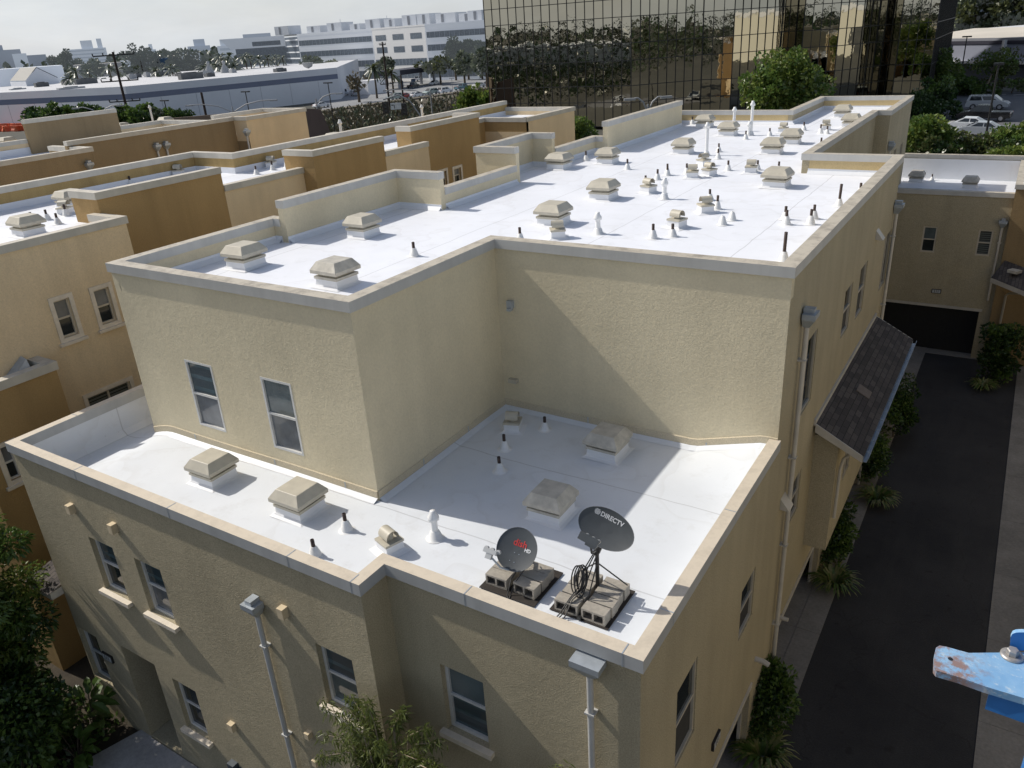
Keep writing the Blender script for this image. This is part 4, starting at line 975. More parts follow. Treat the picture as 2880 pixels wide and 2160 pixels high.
def tree(name,label,base,h,crown,cz,leaves,nclump=40,per=90,L=.22,W=.07,clr=.5,bark=None,cat='tree',group=None,trunk_r=.14,lean=(0,0),shell=.55,up=.25,droop=.2,limbs=True,seed=0,irregular=.25):
    """crown=(rx,ry,rz) about height cz above the base"""
    random.seed(seed or hash(label)%100000)
    t=thing(name,label,cat,base,0,group); B0=Vector(base); C=B0+Vector((lean[0],lean[1],cz))
    lobes=[(rv().normalized(),random.uniform(1-irregular,1+irregular)) for _ in range(7)]
    cl=[]
    for k in range(nclump):
        v=rv().normalized(); rad=random.uniform(shell,1)
        amp=1+sum((a-1)*max(0,v.dot(w))**3 for w,a in lobes)
        cl.append(C+Vector((v.x*crown[0]*rad*amp,v.y*crown[1]*rad*amp,v.z*crown[2]*rad*amp)))
    b=MB(); f=B0+Vector((0,0,max(.3,cz-crown[2]*.55)))
    f.x+=lean[0]*.6; f.y+=lean[1]*.6
    b.tube([B0-Vector((0,0,.1)),(B0+f)/2+Vector((random.uniform(-.1,.1),0,0)),f,C],trunk_r,8,0,trunk_r*.4)
    if limbs:
        for c in random.sample(cl,min(len(cl),14)):
            s_=f.lerp(C,random.uniform(0,.8)); m_=s_.lerp(c,.5)+rv()*.15*crown[0]+Vector((0,0,.1*crown[2])); b.tube([s_,m_,c],trunk_r*.4,5,0,trunk_r*.08)
    b.build('trunk',bark or M_bark,t)
    b=MB()
    for c in cl: clump_leaves(b,c,clr*random.uniform(.7,1.3),per,L,W,len(leaves),up,droop)
    b.build('crown',leaves,t); return t
def strap_plant(name,label,base,h,n,leafm,spread=1.0,W=.03,cat='plant',group=None):
    t=thing(name,label,cat,base,0,group); b=MB(); B0=Vector(base)
    for k in range(n):
        a=random.uniform(0,2*PI); r=random.uniform(.5,1)*spread; s_=Vector((-math.sin(a),math.cos(a),0))*W
        p0=B0+Vector((math.cos(a),math.sin(a),0))*.06; hh=h*random.uniform(.6,1)
        pts=[p0+Vector((math.cos(a)*r*t_,math.sin(a)*r*t_,hh*(1.9*t_-1.5*t_*t_))) for t_ in (0,.3,.6,.85,1)]
        ws=(1,1,.8,.5,.05)
        for i in range(4): b.poly([pts[i]-s_*ws[i],pts[i]+s_*ws[i],pts[i+1]+s_*ws[i+1],pts[i+1]-s_*ws[i+1]],random.randrange(len(leafm)))
    b.build('leaves',leafm,t); return t

# alley planting between the garage doors
def shrub(name,label,base,r,h,leaves,n=26,per=110,L=.13,W=.035,cat='shrub',group=None,clr=.28,seed=1):
    return tree(name,label,base,h,(r[0],r[1],h*.5),h*.52,leaves,n,per,L,W,clr,None,cat,group,.03,(0,0),.2,.3,.1,False,seed)
shrub('shrub','dense dark green clipped shrub at the nearest garage pillar in the alley',(-2.9,14.25,0),(.42,.72),1.7,[L_dark,L_mid],40,130,seed=11)
strap_plant('strap_leaf_plant','strappy pale leaved plant at the foot of the nearest alley shrub',(-2.72,13.35,0),.75,130,[L_dry2,L_mid],.8)
shrub('shrub','tall dark green shrub under the pop-out bay in the alley',(-2.85,21.4,0),(.42,.8),2.1,[L_dark,L_mid],40,130,seed=12)
strap_plant('strap_leaf_plant','strappy pale leaved plant at the kerb below the pop-out bay',(-2.62,20.25,0),.8,120,[L_dry2,L_mid],.85)
shrub('shrub','dark green shrub by the far end of the pop-out bay',(-2.75,26.6,0),(.45,.9),2.2,[L_dark,L_mid],36,120,seed=13)
strap_plant('strap_leaf_plant','spiky strap leaf plant beside the lantern at the far end of the bay',(-2.3,25.4,0),.8,110,[L_dry2,L_mid],.85)
shrub('shrub','deep green shrub further along the alley wall behind the bay',(-2.5,30.5,0),(.7,1.6),2.6,[L_dark,L_mid],44,120,seed=14)
shrub('shrub','dark leafy shrub at the corner of the building that closes the alley',(.5,37.6,0),(1.0,.9),3.1,[L_dark,L_dark,L_mid],46,120,.16,.05,seed=15)
strap_plant('strap_leaf_plant','pale strap leaf plant on the kerb island by the far garage',(.1,36.6,0),.7,110,[L_dry2,L_mid],.7)

# courtyard corner: big tree at the left edge, broad leaved plants below
tp=PY(60,1430,5.2)
tree('broadleaf_tree','large dense dark green tree at the lower left corner of the photograph',(-19.1,4.9,0),6,(2.0,1.6,2.9),4.0,[L_mid,L_mid,L_yel,L_dark],190,240,.15,.035,.40,None,'tree',None,.16,(.1,0),.25,.1,.35,True,21,.28)
tree('broadleaf_tree','lower dark bushy tree in the bottom left corner in front of the entry',(-17.7,4.6,0),3,(1.3,1.2,1.4),1.7,[L_dark,L_dark,L_mid],70,190,.15,.045,.42,None,'tree',None,.08,(0,0),.3,.1,.3,True,22,.2)
def broad(label,base,n,h,seed):
    random.seed(seed); t=thing('broad_leaf_plant',label,'plant',base); b=MB(); B0=Vector(base)
    for k in range(n):
        a=random.uniform(0,2*PI); r=random.uniform(.15,.6); hh=h*random.uniform(.5,1)
        tip=B0+Vector((math.cos(a)*r,math.sin(a)*r,hh)); b.tube([B0,B0.lerp(tip,.5)+Vector((0,0,.1)),tip],.012,5,0,.008)
        d=Vector((math.cos(a),math.sin(a),random.uniform(-.3,.9))).normalized(); s_=d.cross(Vector((0,0,1))).normalized(); Lf=random.uniform(.35,.6); W=Lf*.24; nrm=s_.cross(d)
        ring=[(0,0),(.2,.8),(.45,1),(.75,.7),(1,0)]
        pts=[(tip+d*Lf*u-Vector((0,0,.25*Lf*u*u)),w*W) for u,w in ring]
        for (p,w),(q,x) in zip(pts,pts[1:]):
            b.poly([p-s_*w+nrm*w*.3,p,q,q-s_*x+nrm*x*.3],1,True); b.poly([p,p+s_*w+nrm*w*.3,q+s_*x+nrm*x*.3,q],1,True)
    b.build('leaves',[M_bark,L_mid],t)
broad('broad glossy leaved plant in shade under the lower left window',(-17.15,6.1,0),22,1.2,31); broad('broad leaved plant between the big corner tree and the entry walk',(-16.7,5.4,0),18,.9,32)
broad('low broad leaved plant at the bottom edge left of the entry path',(-17.2,4.3,0),20,.8,33)
random.seed(5)
b=MB()
for _ in range(5200):
    x,y=random.uniform(-24,-16.7),random.uniform(1.5,6.6); leaf(b,Vector((x,y,random.uniform(0,.3))),rv()+Vector((0,0,.7)),.2,.05,random.randrange(2))
for _ in range(2500):
    x,y=random.uniform(-13,-4),random.uniform(3.5,6.6); leaf(b,Vector((x,y,random.uniform(0,.25))),rv()+Vector((0,0,.7)),.2,.05,random.randrange(2))
tag(b.build('ground_cover',[L_dark,L_mid]),kind='stuff')

# willow-leaved young trees against the front wall (bottom centre)
L_wil=leafmat('willow_leaves',(.065,.095,.022),(.17,.20,.06),.35)
def willow(label,base,h,spread,nb,seed,per=90):
    random.seed(seed); t=thing('willow_tree',label,'tree',base); B0=Vector(base); b=MB(); lv=MB()
    top=B0+Vector((0,0,h*.45)); b.tube([B0,B0.lerp(top,.5)+Vector((.05,0,0)),top],.045,7,0,.03)
    for k in range(nb):
        a=random.uniform(0,2*PI); r=random.uniform(.35,1)*spread; hh=h*random.uniform(.74,1.0)
        e=B0+Vector((math.cos(a)*r,math.sin(a)*r*.55,hh-.25*r)); pk=top.lerp(e,.6)+Vector((0,0,.18*h))
        pk.z=min(pk.z,B0.z+h)
        path=[top.lerp(B0,.2),top.lerp(pk,.55),pk,e]; b.tube(path,.016,5,0,.004)
        for q in range(per):
            t_=random.uniform(.25,1.12)*3; i=min(int(t_),2); p=Vector(path[i]).lerp(Vector(path[i+1]),t_-i)+rv()*.10
            d=Vector((random.uniform(-.8,.8),random.uniform(-.8,.8),random.uniform(-1.3,.1)))
            leaf(lv,p,d,random.uniform(.10,.17),.011,0,.25)
    b.build('trunk',M_barkp,t); lv.build('crown',L_wil,t)
tp=PY(1250,2000,6.1)
willow('slender leaved young tree under the front windows at the bottom centre',(-6.75,6.0,0),tp.z-.66,1.42,44,41,230)
tp=PY(1490,2100,6.3); willow('small wispy branch tip tree right of the larger one at the bottom edge',(tp.x+.1,6.45,0),tp.z-.25,.42,12,42,70)

# trees and hedges behind the roofs, on the raised lot
def at_px(x,y,Y,base_z=5): 
    v=PY(x,y,Y); return v
v=PY(2210,250,56)
tree('broadleaf_tree','rounded bright green tree standing behind the far roof in front of the mirrored tower',(v.x,56,5.0),7,(2.6,2.4,2.7),v.z-5.0-.2,[L_mid,L_yel,L_yel,L_mid],120,85,.30,.10,.5,None,'tree',None,.2,(0,0),.45,.3,.15,True,51,.45)
v=PY(2490,235,62); tree('broadleaf_tree','dark leafy shrub tree at the right foot of the mirrored tower',(v.x-3.4,63,5.0),4,(1.6,1.6,1.6),2.0,[L_mid,L_dark],40,90,.3,.1,.5,seed=52)
v=PY(2600,385,50); tree('broadleaf_tree','yellow green bushy tree right of the far end of the long roof',(v.x,50,.8),5,(1.1,1.1,1.3),v.z-1.3,[L_yel,L_mid],60,110,.24,.09,.55,seed=53)
for x,y,Y,rx,rz,lv,lab,sd in ((2700,425,51,1.6,.8,[L_olive,L_mid],'greyish flowering hedge shrub behind the white roof well',54),(2780,430,51,1.5,.8,[L_olive,L_dark],'olive hedge shrub in the middle of the hedge behind the white roof well',55),(2850,395,52,1.6,1.2,[L_mid,L_yel],'tall mid green shrub at the right end of the hedge',56),(2860,440,48.3,1.4,.6,[L_yel,L_yel,L_mid],'bright yellow green bush at the right edge just above the white roof well',57),(2630,430,49,1.3,.6,[L_dark,L_olive],'dark low hedge shrub at the left end of the hedge',58)):
    v=PY(x,y,Y); tree('hedge_shrub',lab,(v.x,Y,max(0,terr(v.x,Y))),3,(rx,rx*.8,rz),v.z-max(0,terr(v.x,Y)),lv,44,110,.2,.07,.4,None,'shrub',None,.05,(0,0),.3,.3,.1,False,sd)
for x,y,Y,rx,rz,sd,lab in ((1620,372,62,1.9,1.5,61,'leafy green bush seen over the low parapet beside the mirrored tower'),(1545,375,63,1.5,1.8,62,'dark rounded bush left of the leafy green one by the tower')):
    v=PY(x,y,Y); z0=terr(v.x,Y); tree('hedge_shrub',lab,(v.x,Y,z0),3,(rx,rx*.8,rz),v.z-z0,[L_mid,L_yel] if sd==61 else [L_dark,L_mid],44,110,.26,.08,.5,None,'shrub',None,.05,(0,0),.3,.3,.1,False,sd)
# ------------------------------------------------------------------ mirrored glass tower
def towerglass():
    mt,nt,bs=newmat('bronze_mirror_glass'); co=pos(nt)
    bs.inputs['Base Color'].default_value=(.42,.39,.315,1); bs.inputs['Metallic'].default_value=1; bs.inputs['Roughness'].default_value=.015
    bump(nt,bs,noise(nt,co,.55,3),.10,.05); return mt
M_tower=towerglass(); M_mull=plain('black_mullion',(.012,.012,.012),.5,.1)
tw=[AD(x,200,d) for x,d in ((1372,97),(1775,88),(1973,91.5),(2058,91),(2230,97.5),(2250,96.3),(2347,96),(2494,103),(2517,101.8),(2617,101.5),(2662,124))]
tow=thing('glass_tower','dark mirrored glass office tower with black mullions behind the townhouses','tower',(tw[1].x,tw[1].y+8,5))
b=MB(); mb=MB(); fl=[4.6]
zz=4.6; tall=2.45; low=1.65; levels=[]
ref=15.4-1.9
levels=[ref+k*4.1+o for k in range(-3,5) for o in (0,tall)]
levels=[z for z in levels if z>4.4]; random.seed(3)
npan=[17,8,3,8,1,4,7,1,4,22]
for i in range(len(tw)-1):
    p,q=tw[i],tw[i+1]; F=Face((p.x,p.y),(q.x,q.y)); n=npan[i]
    for k in range(n):
        u0,u1=F.L*k/n,F.L*(k+1)/n
        F.box(mb,u0-.032,u0+.032,4.4,levels[-1],-.02,.05)
        for z0,z1 in zip(levels,levels[1:]):
            j=[random.gauss(0,.0022) for _ in range(3)]
            w=lambda a,c: j[0]*a+j[1]*c+j[2]*.5
            du=u1-u0; dz=z1-z0
            b.poly([F.P(u0,z0,w(-1,-1)),F.P(u1,z0,w(1,-1)),F.P(u1,z1,w(1,1)),F.P(u0,z1,w(-1,1))])
    F.box(mb,F.L-.045,F.L+.045,4.4,levels[-1],-.02,.05)
    for z in levels: F.box(mb,0,F.L,z-.036,z+.036,-.02,.045)
b.build('glazing',M_tower,tow); mb.build('mullion_grid',M_mull,tow)
b=MB(); bk=[(p.x,p.y) for p in tw]; b.poly([(x,y,levels[-1]) for x,y in bk]+[(bk[-1][0]-30,bk[-1][1]+10,levels[-1]),(bk[0][0]-10,bk[0][1]+40,levels[-1])])
for a,c in ((bk[-1],(bk[-1][0]-30,bk[-1][1]+10)),((bk[-1][0]-30,bk[-1][1]+10),(bk[0][0]-10,bk[0][1]+40)),((bk[0][0]-10,bk[0][1]+40),bk[0])): wall(b,a,c,0,levels[-1])
b.build('roof',M_mull,tow)

# ------------------------------------------------------------------ vehicles
def paint(name,c): 
    m_=plain(name,c,.25,.04,2); m_.node_tree.nodes['Principled BSDF'].inputs['Coat Weight'].default_value=.5; return m_
M_tyre=plain('tyre_rubber',(.02,.02,.02),.8); M_cg=glassmat('car_glass',(.02,.025,.03)); M_rim=plain('alloy',(.4,.4,.42),.35,.1,5,.6); M_head=plain('headlight',(.7,.7,.68),.2); M_tail=plain('tail_light',(.30,.02,.02),.3)
def vehicle(name,label,kind,mt,loc,rz,cat=None,group=None,sc_=1):
    t=thing(name,label,cat or {'sedan':'car','suv':'car','pickup':'truck','van':'van'}[kind],loc,rz,group); 
    Mx=WM[t.name]
    L={'sedan':4.7,'suv':4.8,'pickup':5.6,'van':4.9}[kind]; W=.9 if kind=='sedan' else .97
    low=[(-L/2,.45),(-L/2+.06,.78),(-L/2+.25,.92),(L/2-1.15,.98),(L/2-.25,.80),(L/2,.62),(L/2-.03,.32),(-L/2+.05,.32)]
    if kind in('suv','van','pickup'): low=[(x,z+.14) if z>.5 else (x,z+.06) for x,z in low]
    cab={'sedan':[(-L/2+.5,.90),(-.95,1.40),(.25,1.44),(1.25,.96)],'suv':[(-L/2+.12,1.05),(-L/2+.45,1.70),(.5,1.74),(1.35,1.10)],'van':[(-L/2+.1,1.05),(-L/2+.3,1.72),(.7,1.76),(1.6,1.10)],'pickup':[(-.75,1.05),(-.55,1.78),(.75,1.80),(1.5,1.10)]}[kind]
    X=lambda x,y,z: Mx@Vector((x,y,z))
    b=MB(); prof=low
    b.loft([[X(x*k,y,z) for x,z in prof] for y,k in ((-W,.985),(-W+.06,1),(W-.06,1),(W,.985))],0,False)
    x0,x1,x2,x3=cab; ins=.16
    rr=[[X(x0[0],s*(W-.04),x0[1]),X(x3[0],s*(W-.04),x3[1]),X(x2[0],s*(W-ins),x2[1]),X(x1[0],s*(W-ins),x1[1])] for s in (-1,1)]
    b.loft(rr,0,False)
    if kind=='pickup':
        b.raw([X(-L/2+.08,-W+.08,1.075),X(-.78,-W+.08,1.075),X(-.78,W-.08,1.075),X(-L/2+.08,W-.08,1.075)],[(0,1,2,3)],1)
    b.build('body',[mt,M_black],t)
    b=MB()
    for s in (-1,1):
        def lerp(a,c,k): return a+(c-a)*k
        A_,B_,C_,D_=[Vector(p) for p in rr[0 if s<0 else 1]]
        bl=lambda u,v: (A_.lerp(B_,u)).lerp(D_.lerp(C_,u),v)+ (Mx.to_3x3()@Vector((0,s*.008,0)))
        for u0,u1 in ((.08,.47),(.51,.9)): b.poly([bl(u0,.15),bl(u1-.02*0,.15),bl(min(u1,.86),.88),bl(max(u0,.1),.88)])
    off=Mx.to_3x3()@Vector((.01,0,.006))
    A_,B_=[Vector(rr[0][1]),Vector(rr[1][1])],[Vector(rr[0][2]),Vector(rr[1][2])]
    b.poly([A_[0].lerp(A_[1],.06)+off,A_[1].lerp(A_[0],.06)+off,B_[1].lerp(B_[0],.06)+off,B_[0].lerp(B_[1],.06)+off])
    off=Mx.to_3x3()@Vector((-.01,0,.006)); A_,B_=[Vector(rr[0][0]),Vector(rr[1][0])],[Vector(rr[0][3]),Vector(rr[1][3])]
    b.poly([A_[1].lerp(A_[0],.08).lerp(B_[1],.12)+off,A_[0].lerp(A_[1],.08).lerp(B_[0],.12)+off,B_[0].lerp(B_[1],.08)+off,B_[1].lerp(B_[0],.08)+off])
    b.build('window_glass',M_cg,t)
    for sx in (-L/2+.95,L/2-.95):
        for s in (-1,1):
            b=MB(); r=.33 if kind=='sedan' else .37
            b.tube([X(sx,s*(W-.2),r),X(sx,s*(W+.015),r)],r,18); w_=b.build('wheel',M_tyre,t)
            b=MB(); b.tube([X(sx,s*(W+.0),r),X(sx,s*(W+.025),r)],r*.6,12); b.build('rim',M_rim,w_)
    for s in (-1,1):
        b=MB(); b.raw([X(L/2-.12,s*(W-.08),.66),X(L/2+.012,s*(W-.35),.66),X(L/2-.02,s*(W-.35),.78),X(L/2-.2,s*(W-.08),.80)],[(0,1,2,3)]); b.build('headlight',M_head,t)
        b=MB(); zc=.82 if kind=='sedan' else 1.0; b.raw([X(-L/2-.005,s*(W-.05),zc-.12),X(-L/2-.005,s*(W-.28),zc-.12),X(-L/2+.07,s*(W-.28),zc+.08),X(-L/2+.07,s*(W-.05),zc+.08)],[(0,1,2,3)]); b.build('tail_light',M_tail,t)
    return t
P_white=paint('white_car_paint',(.75,.76,.77)); P_sil=paint('silver_car_paint',(.38,.40,.42)); P_blk=paint('black_car_paint',(.012,.012,.014)); P_blu=paint('blue_car_paint',(.05,.13,.24)); P_red=paint('red_car_paint',(.35,.03,.03)); P_teal=paint('teal_truck_paint',(.12,.22,.26)); P_grn=paint('pale_green_car_paint',(.35,.42,.38))
# parking lot on the raised ground to the right
def lot(x,y,z=5): return PZ(x,y,z)
A0=R(168)
for lab,kind,mt,(x,y),rz in (('silver van parked furthest away in the right hand lot','van',P_sil,(2775,308),R(-6)),('black pickup truck parked between the silver van and the white sedan','pickup',P_blk,(2765,340),R(174)),('white sedan with dark windows parked beside the black pickup','sedan',P_white,(2715,368),R(176)),('pale sedan nearest the hedge, partly hidden by its leaves','sedan',P_sil,(2752,382),R(178))):
    v=lot(x,y); vc=vehicle('parked_car' if kind!='pickup' else 'pickup_truck',lab,kind,mt,(v.x,v.y,5.02),rz); vc.scale=(.8,.8,.8)
a,c,d,e=[lot(*p) for p in ((2560,262),(2900,258),(2950,420),(2600,420))]
b=MB(); b.poly([(p.x,p.y,5.0) for p in (e,d,c,a)]); tag(b.build('parking_lot',M_asph_far),kind='structure')
b=MB()
for x0,x1 in ((2745,2785),(2800,2830),(2850,2900)):
    p,q_=lot(x0,268),lot(x1,266); b.poly([(p.x,p.y-.3,5.03),(q_.x,q_.y-.3,5.03),(q_.x,q_.y+.5,5.03),(p.x,p.y+.5,5.03)])
tag(b.build('parking_kerb',M_conc_w),kind='structure')
# lamp posts and multi-stem tree on that lot
def post(label,base,h,heads=1,r=.09,mat=None,group=None):
    t=thing('lamp_post',label,'lamp post',base,0,group); b=MB(); x,y,z=base; b.tube([(x,y,z),(x,y,z+h)],r,8,0,r*.7); b.build('pole',mat or M_black,t)
    b=MB(); b.box((x,y,z+h),(1.1*(.6+.4*heads),.35,.16)); b.build('lamp_head',mat or M_black,t); return t
v=lot(2697,244); post('dark lamp post in front of the blue grey building on the right',(v.x,v.y,5),AD(2718,103,math.hypot(v.x,v.y)).z-5)
v=AD(2773,380,72); post('dark pole rising from the hedge in front of the parked cars',(v.x,v.y,5),AD(2808,180,72).z-5,.0)
v=lot(2765,262); tp=AD(2790,182,math.hypot(v.x,v.y))
tree('broadleaf_tree','airy tree with pale forked stems in the parking lot on the right',(v.x,v.y,5),8,(3.0,2.4,1.9),tp.z-5,[L_yel,L_mid,L_olive],46,60,.3,.1,.6,M_barkp,'tree',None,.12,(1.0,.2),.4,.3,.1,True,71,.3)
for (x,y),D,rx,rz,lab,sd,lv in (((2652,215),lot(2640,285),2.0,3.0,'columnar tree in front of the blue grey building',72,[L_yel,L_mid]),((2630,290),lot(2620,335),2.6,2.0,'dark shrub mass between the tower and the parked cars',73,[L_dark,L_dark,L_mid]),((2700,245),lot(2700,268),2.6,1.0,'dark shrub below the lamp post at the far side of the lot',74,[L_dark,L_mid]),((2850,245),lot(2850,262),7,.8,'low hedge along the front of the blue grey building',75,[L_mid,L_olive]),((2580,315),lot(2580,345),1.8,1.4,'shaded dark shrub tight against the tower corner',76,[L_dark])):
    v=AD(x,y,math.hypot(D.x,D.y)); tree('shrub',lab,(v.x,v.y,5),3,(rx,rx*.7,rz),max(rz*.8,v.z-5),lv,44,90,.3,.11,.45,None,'shrub',None,.1,(0,0),.3,.3,.1,False,sd)
# blue grey store building with pale fascia
hz=lambda c,k: tuple(x*(1-k)+y*k for x,y in zip(c,(.42,.46,.52)))
st=thing('store_building','long blue grey store building with cream upper band and flat white roof','building',tuple(AD(2800,240,133).xy)+(5,))
pA,pB=AD(2540,150,143),AD(2990,150,127)
F=Face((pA.x,pA.y),(pB.x,pB.y)); 
def zat(x,y,D): return AD(x,y,D).z
D0=133; zt=zat(2760,82,D0+14); zc=zat(2760,108,D0); zs=zat(2760,126,D0); zk=zat(2760,172,D0)
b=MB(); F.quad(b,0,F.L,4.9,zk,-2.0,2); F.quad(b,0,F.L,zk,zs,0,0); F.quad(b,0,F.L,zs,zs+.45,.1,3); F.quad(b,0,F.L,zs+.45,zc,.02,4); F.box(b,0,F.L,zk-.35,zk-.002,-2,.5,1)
for k in range(6): u=8+k*9; F.box(b,u-.2,u+.2,zk,zk+2.6,.001,.5,1)
wall_b=b; b=MB(); b.poly([F.P(0,zc,0.02),F.P(F.L,zc,.02),F.P(F.L,zt,-14),F.P(0,zt,-14)],5)
b.poly([F.P(0,zt-.1,-14),F.P(F.L,zt-.1,-14),F.P(F.L,zt-.1,-60),F.P(0,zt-.1,-60)],1)
MS=[plain('blue_grey_wall',(.30,.32,.40),.8,.05,.3),plain('pale_trim',(.66,.66,.66),.6,.05,1),plain('shadowed_wall',(.17,.18,.22),.8,.08,.4),plain('navy_band',(.03,.03,.05),.6),plain('grey_fascia',(.26,.27,.31),.8,.06,.5),plain('cream_roof_band',(.62,.57,.49),.8,.08,.2)]; wall_b.build('wall',MS,st); b.build('roof',MS,st)  # shadowed_wall is a darker copy carrying the shade under the canopy in its colour
b=MB()
for u,w,h_ in ((14,2.4,.7),(18,4,1.0),(23,1,1.1),(30,12,1.3),(26,.8,1.5),(11,1.5,3.2)): F.box(b,u,u+w,zt-.2,zt+h_,-20,-18)
b.build('roof_unit',plain('pale_roof_unit',(.50,.51,.53),.6,.15,1),st)
# glazed building and trees far behind it
gl=thing('office_building','distant glazed office block with white grid behind the store roof','building',tuple(AD(2780,60,230).xy)+(5,))
pA,pB=AD(2652,60,225),AD(3000,60,250); F=Face((pA.x,pA.y),(pB.x,pB.y)); z0=zat(2700,70,235)-6; z1=zat(2700,8,235); z2=z1+9
b=MB(); F.quad(b,0,F.L,z0,z1,0,0); F.quad(b,0,F.L,z1,z2,.3,1); 
b.build('wall',[glassmat('hazy_office_glass',(.07,.09,.13),.1),plain('hazy_white_panel',(.55,.60,.66),.7)],gl)
b=MB()
for k in range(26): u=F.L*k/25; F.box(b,u-.12,u+.12,z0,z1,.01,.2)
for k in range(9): z=z0+(z1-z0)*k/8; F.box(b,0,F.L,z-.1,z+.1,.02,.22)
b.build('window_grid',plain('hazy_frame',(.38,.42,.46),.6),gl)
for x,y,D,rx,rz,lab,sd in ((2745,42,205,8.2,5.0,'olive tree left of the pair rising behind the store roof',81),(2865,35,205,7.5,6.5,'olive tree right of the pair rising behind the store roof, at the edge',82)):
    v=AD(x,y,D); tree('broadleaf_tree',lab,(v.x,v.y,5),14,(rx,rx*.8,rz),v.z-5,[L_farlit,L_olive,L_gray],60,90,1.0,.4,1.6,None,'tree',None,.4,(0,0),.4,.3,.1,False,sd)

# ------------------------------------------------------------------ left distance: warehouse, street, office block
wh=thing('warehouse','long white warehouse with a dark blue stripe and grey rooftop units','warehouse',tuple(PZ(500,300,0)))
ZW=8.3; cA,cB,cC=PZ(-260,277,ZW),PZ(352,247,ZW),PZ(947,193,ZW)
cD=cC+(cC-cB).normalized()*0+Vector((-60,75,0)); cE=cA+Vector((-70,75,0))
M_wh=haze(plain('hazy_white_wall',(.62,.64,.68),.85,.05,.1),.04); M_whl=haze(plain('hazy_white_wall_lit',(.78,.77,.78),.85,.05,.1),.05); M_str=haze(plain('blue_stripe',(.055,.085,.17),.7,.1,.3),.04); M_whr=haze(plain('warehouse_roof',(.55,.55,.56),.85,.08,.1),.08)  # the lit copy is paler, with a brighter side's light put into its colour
b=MB()
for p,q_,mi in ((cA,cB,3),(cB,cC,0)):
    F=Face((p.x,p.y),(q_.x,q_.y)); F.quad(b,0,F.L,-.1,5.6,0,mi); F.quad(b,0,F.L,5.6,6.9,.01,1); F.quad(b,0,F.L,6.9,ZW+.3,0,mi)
    k=8
    while k<F.L: F.box(b,k-.05,k+.05,0,5.58,.001,.02,2); k+=9
F=Face((cC.x,cC.y),(cD.x,cD.y)); F.quad(b,0,F.L,-.1,ZW+.3,0,0)
b.build('wall',[M_wh,M_str,plain('wall_joint',(.36,.37,.40)),M_whl],wh)
b=MB(); b.poly([(p.x,p.y,ZW) for p in (cA,cB,cC,cD,cE)]); b.build('roof',M_whr,wh)
random.seed(12)
M_ac=plain('grey_air_unit',(.10,.105,.11),.6,.2,1.2); M_ac2=plain('white_air_unit',(.34,.35,.36),.6,.1,1)
for x,y,w,h_,mt in ((118,244,4.5,1.9,M_ac),(185,238,2.2,2,M_ac),(243,236,7.5,2.4,M_ac),(222,222,3,2.2,M_ac2),(372,222,3,2.2,M_ac2),(388,218,2.4,2,M_ac),(415,217,1.8,2.4,M_ac2),(450,214,6,2.0,M_ac),(468,212,2.4,2.2,M_ac2),(505,214,3,1.4,M_ac),(538,222,8,2.6,M_ac),(575,212,2,2.2,M_ac2),(590,216,3,1.5,M_ac),(655,205,2,1.6,M_ac2),(788,202,4,1.5,M_ac),(50,252,5,.5,M_ac2),(200,250,8,.7,M_ac2)):
    v=PZ(x,y,ZW); b=MB(); rz=math.atan2(cC.y-cB.y,cC.x-cB.x)
    h_*=.62; w*=.8; b.box((v.x,v.y,ZW+h_/2),(w,2.2,h_),rz); b.box((v.x,v.y,ZW+h_+.1),(w*.5,1.4,.2),rz); b.build('roof_unit',mt,wh)
for x,y in ((590,206),(634,205)):
    v=PZ(x,y,ZW); b=MB(); b.lathe((v.x,v.y,ZW),[(1.5,0),(1.4,.8),(.35,2.6),(.5,2.8),(.5,3.6),(.0,3.7)],14); b.build('roof_ventilator',M_ac2,wh)
v=PZ(868,197,ZW); b=MB(); b.lathe((v.x,v.y,ZW+.4),[(.1,0),(1.2,.5),(1.7,1.6)],14); b.build('rooftop_dish',M_ac2,wh)
# gabled roof-top building
v=PZ(80,243,ZW); gb=thing('gabled_building','small gabled building with a pale metal roof beyond the warehouse parapet','building',(v.x,v.y,0))
pA,pB,pC=PZ(32,243,ZW),PZ(76,243,ZW),PZ(168,233,ZW); ax=(pC-pB).normalized(); dy=Vector((-ax.y,ax.x,0))
wd=(pC-pB).length; ln=22; ap=AD(112,190,math.hypot((pB.x+pC.x)/2,(pB.y+pC.y)/2)).z-ZW
b=MB(); g0,g1=pB,pC; gm=pB.lerp(pC,.42)+Vector((0,0,ap)); e0=Vector((0,0,ap*.28))
bk=dy*0+(pA-pB)*1.0+dy*10
b.poly([g0-Vector((0,0,8.3)),g1-Vector((0,0,8.3)),g1+e0,gm,g0+e0]); sh=(pA-pB)
b.poly([g0+e0+sh-Vector((0,0,8.3)),g0+e0-Vector((0,0,8.3)),g0+e0,g0+e0+sh])
b.build('wall',M_wh,gb)
b=MB(); o1=Vector((0,0,.25)); b.poly([g0+e0+sh+o1,g0+e0+o1,gm+o1,gm+sh+o1]); b.poly([gm+sh+o1,gm+o1,g1+e0+o1,g1+e0+sh+o1],1); b.build('roof',[plain('pale_metal_roof',(.13,.13,.12),.6,.06,.3),plain('dark_roof_edge',(.17,.17,.19),.7)],gb)

